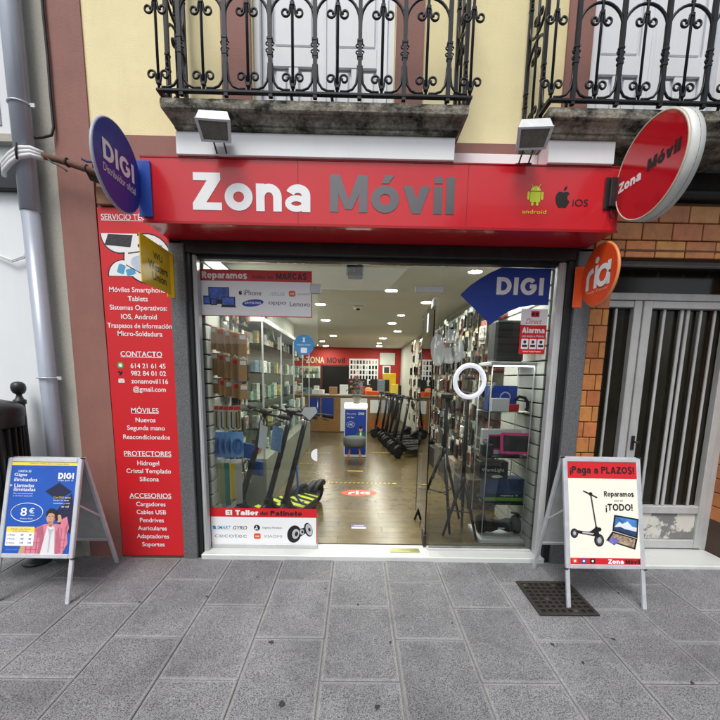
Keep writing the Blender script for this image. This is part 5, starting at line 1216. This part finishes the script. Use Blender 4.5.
def ramp_mat(name, cols, rough=.45, var=0.0):
    m = bpy.data.materials.new(name); nt, N, L, b = nodes_of(m); b.inputs['Roughness'].default_value = rough
    oi = N.new('ShaderNodeObjectInfo'); cr = N.new('ShaderNodeValToRGB'); cr.color_ramp.interpolation = 'CONSTANT'
    e = cr.color_ramp.elements
    for i, c in enumerate(cols):
        q = e[i] if i < 2 else e.new(i / len(cols)); q.position = i / len(cols); q.color = (*c, 1)
    L.new(oi.outputs['Random'], cr.inputs['Fac']); src = cr.outputs['Color']
    geo = N.new('ShaderNodeNewGeometry'); n = N.new('ShaderNodeTexNoise'); n.inputs['Scale'].default_value = 28; n.inputs['Detail'].default_value = 1; L.new(geo.outputs['Position'], n.inputs['Vector'])
    mr = N.new('ShaderNodeMapRange'); mr.inputs['From Min'].default_value = .4; mr.inputs['From Max'].default_value = .6; mr.inputs['To Min'].default_value = 1 - var; mr.inputs['To Max'].default_value = 1 + var; L.new(n.outputs['Fac'], mr.inputs['Value'])
    hs = N.new('ShaderNodeHueSaturation'); L.new(src, hs.inputs['Color']); L.new(mr.outputs[0], hs.inputs['Value']); L.new(hs.outputs['Color'], b.inputs['Base Color'])
    return m
M_PACK = ramp_mat('packaging_colours', [S(120, 116, 108), S(196, 194, 186), S(120, 74, 62), S(96, 104, 106), S(168, 162, 146), S(222, 220, 214), S(104, 114, 106), S(170, 66, 60), S(160, 156, 148), S(132, 128, 120), S(70, 70, 72), S(186, 176, 158)], .16, .55)
M_BLIST = ramp_mat('product_colours', [S(30, 30, 32), S(200, 200, 196), S(40, 44, 50), S(96, 60, 46), S(26, 28, 30), S(170, 150, 130), S(60, 60, 58)], .12, .4)
M_BOXES = ramp_mat('box_colours', [S(220, 222, 214), S(70, 76, 76), S(186, 196, 184), S(120, 140, 150), S(206, 196, 130), S(130, 136, 128), S(238, 238, 234), S(140, 164, 148), S(160, 80, 70), S(196, 204, 196)], .4, .2)
for i, (x, w, h, d) in enumerate(((-1.55, .16, .30, .1), (-1.28, .12, .36, .1), (-1.02, .24, .16, .2), (-.78, .14, .22, .12), (.35, .22, .34, .15), (.62, .18, .18, .2), (.95, .20, .40, .16))):
    t = tag(MB().box(-w / 2, w / 2, -d / 2, d / 2, 0, h, .004).build('product_box', M_BOXES, None, (-.3 + x, 7.55, FZ + .986)), 'boxed product standing on the back counter', 'box', 'boxes on the counter')
t = tag(MB().box(-.17, .17, -.12, .12, 0, .58, .01).build('yellow_box', M_YEL, None, (.88, 7.72, FZ + .986)), 'upright yellow box on the counter under the framed picture', 'box')
t = tag(MB().box(-.35, .35, -.12, .12, 0, .2, .01).build('orange_box', M_ORANGE, None, (.25, 7.85, FZ + .986)), 'long orange box lying on the back counter', 'box')
for i, (x, y, rz, lb) in enumerate(((.02, 7.75, 8, 'black computer monitor in the middle of the back counter'), (.62, 7.62, -12, 'black computer monitor beside the yellow box on the counter'), (-1.25, 7.7, 20, 'black computer monitor at the left end of the counter'))):
    o = thing('monitor', lb, 'monitor', (x, y, FZ + .986), R(rz)); MB().box(-.26, .26, -.012, .02, .10, .42, .006).build('screen', M_BLACK, o); MB().box(-.03, .03, .0, .03, .01, .12).build('stand', M_PLASTIC, o); MB().box(-.10, .10, -.06, .09, 0, .012, .003).build('foot', M_PLASTIC, o)
for i, (x, y, w, h, mm, lb) in enumerate(((-1.02, 7.42, .30, .12, M_WHITE, 'low white printer tray at the left of the counter'), (-.62, 7.40, .20, .20, M_KRAFT0, 'crumpled kraft parcel on the counter left of the flowers'), (-.34, 7.42, .22, .26, M_WHITE, 'upright white carton on the counter beside the flowers'), (.42, 7.40, .34, .11, M_ORANGE, 'low orange tray at the front of the counter'), (1.0, 7.45, .16, .30, M_YELP, 'pale yellow carton at the right end of the counter'))):
    tag(MB().box(-w / 2, w / 2, -.08, .08, 0, h, .006).build('counter_carton', mm, None, (x, y, FZ + .986), (0, 0, R(7 * (i - 2)))), lb, 'box')
t = thing('wall_lettering', 'pale and dark shop name lettering on the red back wall', 'sign', (0, 11.195, 2.0))
text('ZONA', M('cream_letters', S(226, 216, 186), .5), t, -1.50, 0, -.004, w=.66, h=.22, bold=.012, deep=.004); [heavy(q, M_BLACK, t, xq, 0, -.006, wq, .20, .2, .1) for q, xq, wq in (('MO', -.905, .35), ('vil', -.57, .27))]
t = thing('back_doorway', 'dark opening in the red wall behind the counter', 'doorway', (-.77, 11.19, 0))
MB().box(-.47, .47, -.005, .009, -.03, 1.78).build('opening', M('room_shade_panel', S(14, 13, 13), .9), t); m = MB(); m.box(-.53, -.47, -.02, .009, -.03, 1.84); m.box(.47, .53, -.02, .009, -.03, 1.84); m.box(-.47, .47, -.02, .009, 1.78, 1.84); m.build('frame', M('dark_frame', S(60, 36, 30), .6), t)  # the opening is a solid panel, painted dark for the unlit room beyond
t = thing('phone_display', 'white wall panel with rows of phone cases on the red wall', 'display panel', (.24, 11.19, 1.12))
MB().box(-.52, .52, -.03, .009, 0, .95, .005).build('board', M_WHITE, t)
for j in range(5):
    for i in range(9): link('phone_case', (_slabs.get('pc') or _slabs.setdefault('pc', MB().box(-.034, .034, -.012, .0, 0, .13, .006).mesh('phone_case', M_BLIST))), t, (-.44 + .11 * i, -.031, .05 + .178 * j))
t = thing('dark_cabinet', 'low dark cabinet against the red wall under the framed picture', 'cabinet', (.60, 10.95, FZ)); MB().box(-.95, .93, -.2, .2, 0, 1.16, .01).build('body', M('dark_cabinet_wood', S(44, 34, 30), .5, var=.2, vs=6), t); MB().box(-.97, .95, -.22, .22, 1.162, 1.19, .004).build('top', M_PLASTIC, t)
t = thing('wall_case', 'pale greenish wall case with small goods left of the dark opening', 'display case', (-1.82, 11.19, .88)); MB().box(-.48, .50, -.04, .009, 0, .90, .005).build('board', M('pale_green_board', S(176, 190, 172), .5), t)
for j in range(4):
    MB().box(-.46, .48, -.16, -.041, .03 + .22 * j, .04 + .22 * j).build('shelf', M_GLASSS, t)
    for i in range(8): link('goods', (_slabs.get('wg') or _slabs.setdefault('wg', MB().box(-.04, .04, -.05, .05, 0, .13, .006).mesh('goods', M_BOXES))), t, (-.40 + .115 * i, -.10, .041 + .22 * j))
t = thing('wall_notice', 'white notice sheet high on the red back wall', 'notice', (1.08, 11.19, 1.87)); MB().box(-.27, .27, -.012, .009, 0, .42, .003).build('sheet', M('notice_paper', S(224, 230, 222), .6, var=.03, vs=4), t)
t = thing('framed_picture', 'small white-framed dark picture on the red back wall', 'picture', (1.06, 11.19, 1.48)); MB().box(-.14, .14, -.02, .009, 0, .36, .004).build('frame', M_WHITE, t); MB().box(-.09, .09, -.024, -.021, .05, .31).build('print', M('dark_print', S(50, 58, 54), .5), t)

# ---- hanging display along the right wall
def package(w, h, d, kind):
    m = MB(); m.box(-d / 2, -d / 2 + .003, -w / 2, w / 2, -h, 0)                     # card
    return m
ME_CARD = {}
for k, (w, h) in enumerate(((.105, .24), (.09, .22), (.12, .20), (.08, .25))):
    m = MB(); m.box(.0, .003, -w / 2, w / 2, -h, 0); ME_CARD[k] = (m.mesh('card', M_PACK), MB().box(-.022, -.0005, -w * .38, w * .38, -h * .88, -h * .25, .008).mesh('blister', M_BLIST), MB().box(-.0015, -.0004, -w * .48, w * .48, -h * .22, -h * .02).mesh('header', M_BOXES))
cnt = 0
hook_me = MB().tube([(.05, 0, .012), (-.09, 0, .012), (-.098, 0, .026)], .003, 5).mesh('hook', M_ALU)
rackR = thing('hook_wall', 'hook rail panel covering the right interior wall', 'display rack', (1.545, 3.6, 0))
MB().box(-.006, .018, -2.6, 3.4, -.035, 2.40).build('panel', M('rack_panel', S(128, 128, 120), .7, var=.1, vs=8), rackR)
for j in range(7):
    z = 2.28 - .275 * j
    MB().box(-.016, -.0065, -2.6, 3.4, z + .03, z + .055).build('rail', M('rail_red', S(150, 44, 44), .5) if j % 2 else M_ALUW, rackR)
    y = 1.12
    while y < 6.9:
        step = .135 if y < 4 else .19
        k = rnd.randrange(4)
        t = link('hanging_pack', None, None, (1.50 - rnd.uniform(0, .20), y + rnd.uniform(-.015, .015), z + rnd.uniform(-.01, .005)), (rnd.uniform(-.04, .04), 0, rnd.uniform(-.18, .18)))
        tag(t, 'small carded phone accessory hanging on the right interior wall', 'accessory pack', 'accessory packs on the right wall')
        t.scale = (1.2, 1.2, 1.17)
        for me in ME_CARD[k]: link(me.name.split('.')[0], me, t)
        cnt += 1; y += step
for j in range(7):
    for i in range(5):
        k = rnd.randrange(4)
        t = link('hanging_pack', None, None, (-1.165 + rnd.uniform(0, .05), .50 + .125 * i + rnd.uniform(-.015, .015), 2.10 - .265 * j), (rnd.uniform(-.04, .04), 0, PI + rnd.uniform(-.25, .25))); t.scale = (1.1, 1.1, 1.1)
        tag(t, 'small carded accessory hanging behind the kraft packs in the left window', 'accessory pack', 'accessory packs on the left slat wall')
        for me in ME_CARD[k]: link(me.name.split('.')[0], me, t)
for i, (y, w, h) in enumerate(((1.3, .30, .34), (1.65, .34, .26), (2.05, .36, .40), (2.5, .40, .30), (2.95, .34, .42), (3.4, .40, .32))):
    o = tag(MB().box(-.12, .12, -w / 2, w / 2, 0, h, .008).build('storage_carton', ramp_mat('carton_colours_%d' % i, [(S(90, 78, 62), S(58, 60, 62), S(150, 140, 126), S(70, 62, 56), S(112, 108, 100), S(48, 50, 54))[i]] * 3, .5, .3), None, (1.38, y, FZ), (0, 0, R(3 * (i % 3 - 1)))), ('carton on the floor under the right display, nearest the window', 'second carton on the floor under the right display', 'tall carton third on the floor under the right display', 'wide carton fourth on the floor under the right display', 'tallest carton fifth on the floor under the right display', 'farthest carton on the floor under the right display')[i], 'box')
# ---- left wall: glass cases with small boxes
t = thing('display_case', 'glass display case with shelves along the left interior wall', 'display case', (-1.30, 3.1, FZ))
MB().box(.005, .34, -2.0, 2.0, 0, .55, .006).build('base', M('pale_base', S(132, 138, 126), .5, var=.12, vs=6), t)
MB().box(.002, .012, -2.0, 2.0, .56, 1.98).build('back', M('mirror_back', S(150, 162, 150), .25, .3), t)
for z in (.86, 1.16, 1.46, 1.76): MB().box(.013, .30, -1.99, 1.99, z, z + .008).build('shelf', M_GLASSS, t)
for y in (-2.0, -1.0, 0.0, 1.0, 1.985): MB().box(.31, .325, y, y + .015, .551, 1.98).build('upright', M_ALU, t)
MB().box(.0, .34, -2.0, 2.0, 1.981, 2.03, .004).build('canopy', M_ALUW, t)
for z in (.56, .87, 1.17, 1.47, 1.77):
    y = -1.9
    while y < 1.9:
        w, h = rnd.uniform(.07, .13), rnd.uniform(.09, .19)
        o = tag(MB().box(-.03, .03, -w / 2, w / 2, 0, h, .004).build('product_box', M_BOXES, None, (-1.30 + rnd.uniform(.12, .22), 3.1 + y, FZ + z), (0, 0, rnd.uniform(-.2, .2))), 'small product box on the shelves of the left glass case', 'box', 'boxes in the left display case')
        y += w + rnd.uniform(.03, .12)
# small plant on the cabinet top
t = thing('trailing_plant', 'trailing leafy plant in a white pot on the left display case', 'plant', (-1.12, 1.75, FZ + 2.031))
MB().lathe([(.05, 0), (.065, .13), (.068, .135), (.058, .135), (.001, .12)], 18).build('pot', M_WHITE, t)
for i in range(22):
    a = rnd.uniform(-1.9, 1.2); l = rnd.uniform(.10, .22); dz = rnd.uniform(-.30, .15); rr = rnd.uniform(.05, .14)
    c = Vector((rr * math.cos(a), rr * math.sin(a), .14 + dz)); u = Vector((.25 * math.cos(a), .25 * math.sin(a), -1)).normalized() * l / 2; v = Vector((-math.sin(a), math.cos(a), 0)) * .024; n = u.cross(v).normalized() * .008
    MB().add([c - u, c + v - u * .2, c + u, c - v - u * .2, c + n], [(0, 1, 4), (1, 2, 4), (2, 3, 4), (3, 0, 4)], True).build('leaf', M('plant_leaf', S(84, 100, 74), .5, var=.2, vs=20), t)

# ---- packs on the hooks of the left slat wall
M_KRAFT = M('kraft_board', S(178, 140, 98), .7, var=.08, vs=14, objvar=.08)
M_BLUEPK = M('blue_coil', S(44, 116, 196), .4, var=.2, vs=30)
M_CLEAR = glass_mat('clear_bag', (.94, .95, .95), 1.35)
def hang(label, group, x, y, z, rz, build):
    t = thing('hanging_box', label, 'pack', (x, y, z), rz, group); build(t); return t
for j, (z, hgt) in enumerate(((1.785, .185), (1.575, .185), (1.37, .13))):
    for i in range(5):
        x = -1.175 + .052 * i + rnd.uniform(-.004, .004)
        t = tag(MB().box(-.012, .012, -.042, .042, -hgt, 0, .003).build('kraft_box', M_KRAFT, None, (x, .27 + .01 * i, z - .012 * i), (0, rnd.uniform(-.05, .05), R(122 + 4 * i))), 'flat kraft cardboard pack hanging in the window side', 'box', 'kraft packs in the window side')
        MB().box(-.0135, -.0125, -.03, .03, -.045, -.012).build('label', M_REDP if i % 2 else M_WHITE, t)
for i in range(5):
    x = -1.175 + .042 * i
    t = thing('cable_pack', 'clear hanging pack with a pale cable on the slat wall', 'pack', (x, .27, 1.14), R(130), 'clear cable packs in the window side')
    MB().box(-.002, .002, -.032, .032, -.21, 0).build('card', M_WHITE if i % 2 else M('pale_yellow_card', S(214, 204, 150), .5), t)
    MB().tube([(-.008, -.014, -.04), (-.010, -.016, -.18), (-.010, .0, -.195), (-.010, .014, -.18), (-.008, .012, -.05)], .005, 6).build('cable', M_CABK, t); MB().box(-.004, -.0025, -.03, .03, -.035, -.004).build('header', M_REDP, t)
for i in range(4):
    x = -1.17 + .050 * i
    t = thing('coil_pack', 'hanging pack with a bright blue coiled cable', 'pack', (x, .28, .915), R(125), 'blue coil packs in the window side')
    MB().box(-.002, .002, -.055, .055, -.22, 0).build('card', M('pale_blue_card', S(126, 180, 232), .45), t)
    for q in range(2): MB().tube([(-.012 - .009 * q, .036 * math.cos(2 * PI * k / 18), -.12 + .062 * math.sin(2 * PI * k / 18)) for k in range(18)], .010, 6, closed=True).build('coil', M_BLUEPK, t)
for i, (w, h, mm) in enumerate(((.06, .40, M('pale_green_tube', S(196, 204, 150), .4)), (.05, .42, M('teal_tube', S(70, 150, 140), .4)), (.06, .36, M_YELP), (.055, .40, M('pale_grey_tube', S(180, 186, 184), .4)))):
    t = thing('long_pack', ('long pale green pack', 'long teal pack', 'long yellow pack', 'long grey pack')[i] + ' hanging low on the window slat wall', 'pack', (-1.165 + .05 * i, .29, .675), R(-50))
    MB().box(-.008, .008, -w / 2, w / 2, -h, -.03, .006).build('sleeve', mm, t); MB().box(-.003, .003, -w / 2, w / 2, -.0295, 0).build('header', M_WHITE, t)
for i in range(3):
    t = tag(MB().box(-.10, .10, -.012, .012, 0, .14, .004).build('blue_box', M('blue_box_print', S(50, 104, 178), .4, var=.4, vs=25), None, (-1.03 + .04 * i, .40 + .10 * i, 1.22 - .58 * (i > 0) - .18 * (i > 1)), (0, 0, R(-35))), ('blue printed box hanging below the kraft packs', 'blue printed box hanging among the coil packs', 'blue printed box hanging lowest on the window side')[i], 'box')

# ---- right window display
M_DARKBOX = M('dark_box_print', S(40, 42, 48), .4, var=.3, vs=14)
t = thing('shelf_unit', 'glass shelf unit with white top in the right window', 'shelf', (1.31, .42, FZ))
MB().box(-.19, .19, -.16, .20, 1.555, 1.585, .004).build('top_shelf', M_WHITE, t)
MB().box(-.17, .17, -.15, -.135, 1.547, 1.5545).build('light_strip', emit('shelf_led', (1.0, 1.0, .94), 9.0), t)
for z in (1.155, .765, .345): MB().box(-.18, .19, -.15, .19, z, z + .008).build('glass_shelf', M_GLASSS, t)
MB().box(-.20, .20, -.18, .20, .0, .035, .004).build('base', M_WHITE, t)
for x, y in ((-.175, -.145), (.18, -.145), (-.175, .185), (.18, .185)): MB().tube([(x, y, .03), (x, y, 1.556)], .005, 8).build('post', M_ALU, t)
TZ = FZ + 1.586
t = thing('speaker_case', 'tall black ribbed case standing on the white shelf top', 'case', (1.285, .42, TZ))
MB().box(-.125, .125, -.10, .10, 0, .345, .018).build('body', M_PLASTIC, t)
for i in range(5): MB().box(-.105 , .105, -.104, -.099, .04 + .058 * i, .075 + .058 * i, .002).build('rib', M('dark_rib', S(52, 54, 58), .4), t)
def shelf_box(nm, label, x, y, z, w, d, h, mat, rz=0): return tag(MB().box(-w / 2, w / 2, -d / 2, d / 2, 0, h, .004).build(nm, mat, None, (x, y, FZ + z), (0, 0, R(rz))), label, 'box')
def on(o, name, mat, polys, y): return pr(name, mat, o, polys, y)
S2 = 1.164
o = shelf_box('headset_box', 'dark blue boxed headset on the upper glass shelf', 1.29, .47, S2, .25, .12, .22, M_NAVY); on(o, 'print', M('pale_line_print', S(190, 196, 220), .5), [ell(.02, .11, .05, .06, 20, 0, PI) + ell(.02, .11, .04, .048, 20, PI, 0)[::1]], -.062)
o = shelf_box('white_box', 'small white box in front of the dark blue box', 1.235, .33, S2, .155, .05, .115, M_WHITE, 4)
o = shelf_box('red_box', 'small red box beside the white box on the upper glass shelf', 1.36, .35, S2, .09, .05, .065, M_REDP)
t = thing('gooseneck', 'black bent gooseneck gadget lying on the upper glass shelf', 'gadget', (1.43, .36, FZ + S2)); MB().tube([(-.05, 0, .10), (-.02, -.01, .13), (.03, -.01, .12), (.06, 0, .08), (.07, .01, .03), (.06, .02, .012)], [.012, .014, .014, .014, .016, .016], 10).build('neck', M_RUBBER, t)
t = thing('headphones', 'pale grey headband headphones hanging beside the dark blue box', 'headphones', (1.175, .36, FZ + 1.29))
MB().tube([(.03, 0, -.09), (-.01, 0, -.06), (-.025, 0, 0), (-.015, 0, .07), (.02, 0, .12)], .016, 10).build('headband', M('smoke_plastic', S(120, 130, 134), .4), t); MB().lathe([(.03, -.015), (.036, 0), (.03, .015)], 18).build('cushion', M_BLUEPK, t, (.03, 0, -.09), (0, R(90), 0))
S3 = .774
t = thing('tablet', 'tablet in a thick pink case leaning on its box', 'tablet', (1.40, .31, FZ + S3 + .02)); t.rotation_euler = (R(-10), 0, R(-6))
m = MB(); m.prism(rrect(-.135, 0, .135, .185, .022), -.012, .012); m.build('case', M('pink_silicone', S(250, 56, 146), .45), t); pr('screen', M('tablet_screen', S(58, 60, 64), .15), t, [rrect(-.105, .028, .105, .157, .006)], -.0125); pr('bezel', M_BLACK, t, [rrect(-.112, .022, .112, .163, .006)], -.0122)
o = shelf_box('tablet_box', 'white tablet carton behind the pink tablet', 1.30, .42, S3, .35, .06, .225, M_WHITE); on(o, 'print', M('pink_print', S(226, 60, 140), .5), [rrect(-.13, .04, .06, .18, .012)], -.032); on(o, 'print', M_BLACK, [rrect(-.115, .055, .045, .165, .004)], -.033)
t = thing('dark_gadget', 'small black cube gadget beside the pink tablet', 'gadget', (1.15, .33, FZ + S3)); MB().box(-.05, .05, -.04, .04, 0, .11, .012).build('body', M_PLASTIC, t); MB().tube([(-.03, 0, .11), (-.03, 0, .14), (.03, 0, .14), (.03, 0, .11)], .005, 6).build('loop', M_PLASTIC, t)
S4 = .354
o = shelf_box('printed_carton', 'blue printed carton with a green strip on the lower glass shelf', 1.33, .40, S4, .34, .14, .21, M('blue_carton_print', S(44, 70, 112), .4, var=.5, vs=16)); on(o, 'green_strip', M('green_strip', S(110, 180, 40), .5), [rect(-.168, .01, .168, .04)], -.072); on(o, 'dark_strip', M_BLACK, [rect(-.168, .041, .168, .075)], -.072); text('myway X', M_WHITE, o, .05, .058, -.073, w=.16, h=.024, bold=.012)
o = shelf_box('lamp_box', 'black lamp box with white lettering on the blue carton', 1.23, .40, S4 + .211, .25, .13, .15, M_BLACK); text('WarmLight', M_WHITE, o, -.01, .075, -.066, w=.20, h=.040); on(o, 'print', M('warm_print', S(210, 206, 196), .5), [ell(.03, .018, .05, .014, 18)], -.0665)
t = thing('hoverboard', 'black hoverboard standing on the white base of the shelves', 'hoverboard', (1.33, .40, FZ + .036))
m = MB(); m.loft([[(x, -h * .55, .085 - h), (x, h * .55, .085 - h), (x, h * .8, .085 + h * .6), (x, -h * .8, .085 + h * .6)] for x, h in ((-.15, .06), (-.08, .065), (0, .042), (.08, .065), (.15, .06))]); m.build('body', M_PLASTIC, t)
for sx in (-1, 1): 
    MB().lathe([(.03, -.03), (.078, -.03), (.085, -.015), (.085, .015), (.078, .03), (.03, .03)], 20).build('wheel', M_RUBBER, t, (sx * .165, 0, .086), (0, R(90), 0))
    MB().tube([(sx * .19, -.07, .17), (sx * .165, 0, .185), (sx * .14, .07, .17)], .012, 6).build('fender', M_PLASTIC, t)
MB().box(-.03, .03, -.072, -.06, .06, .075, .003).build('light_strip', M_ALU, t)

# ---- ring light and tripod
def tripod(t, h, spread, zh, phase=20):
    MB().tube([(0, 0, zh), (0, 0, h)], [.019, .014], 10).build('pole', M_BLACKM, t)
    MB().tube([(0, 0, zh - .03), (0, 0, zh + .06)], .024, 10).build('collar', M_PLASTIC, t)
    for k in range(3):
        a = R(phase + 120 * k); MB().tube([(.02 * math.cos(a), .02 * math.sin(a), zh), (spread * math.cos(a), spread * math.sin(a), .008)], [.016, .012], 8).build('leg', M_BLACKM, t)
        MB().tube([(0, 0, zh * .45), (spread * .52 * math.cos(a), spread * .52 * math.sin(a), zh * .48)], .006, 6).build('brace', M_BLACKM, t)
t = thing('ring_light', 'white ring lamp on a thin black tripod behind the right pane', 'lamp', (.985, .42, FZ))
tripod(t, 1.28, .17, .50, 70)
m = MB(); m.tube([(.127 * math.cos(2 * PI * i / 36), -.02, 1.418 + .138 * math.sin(2 * PI * i / 36)) for i in range(36)], .0205, 10, closed=True); m.build('ring', emit('ring_lamp_glow', (.88, .88, 1.0), .55), t)
MB().bar((0, -.01, 1.26), (0, -.01, 1.30), .02).build('mount', M_PLASTIC, t); MB().box(-.045, .045, -.03, -.005, 1.43, 1.455, .006).build('phone_clamp', M_PLASTIC, t)
t = thing('tripod', 'tall black camera tripod standing beside the glass door', 'tripod', (.86, .68, FZ))
tripod(t, 1.27, .27, .72, 35)
MB().box(-.055, .055, -.04, .04, 1.25, 1.30, .01).build('head', M_PLASTIC, t); MB().tube([(0, 0, 1.24), (.06, .10, 1.16), (.08, .16, 1.12)], .009, 8).build('pan_handle', M_PLASTIC, t)
for k in range(3):
    a = R(35 + 120 * k)
    for q in (.35, .7): MB().tube([(.27 * q * math.cos(a), .27 * q * math.sin(a), .72 * (1 - q) + .03), (.27 * (q + .05) * math.cos(a), .27 * (q + .05) * math.sin(a), .72 * (.95 - q) + .03)], .016, 8).build('leg_clamp', M_PLASTIC, t)
t = tag(MB().box(-.003, .003, -.06, .06, 0, .16).build('paper_notice', M_WHITE, None, (.622, .52, 1.80), (0, 0, R(-4))), 'white paper sheet taped on the open glass door', 'notice')
# white diamond tag hanging on the scooter handlebar
t = tag(MB().prism([(0, -.085), (.07, -.01), (.055, .035), (-.045, .03), (-.075, -.02)], -.001, .001).build('price_tag', M_WHITE, None, (-.42, .47, 1.09), (0, 0, R(8))), 'white diamond price tag hanging from a scooter handlebar', 'tag')

make_texts()
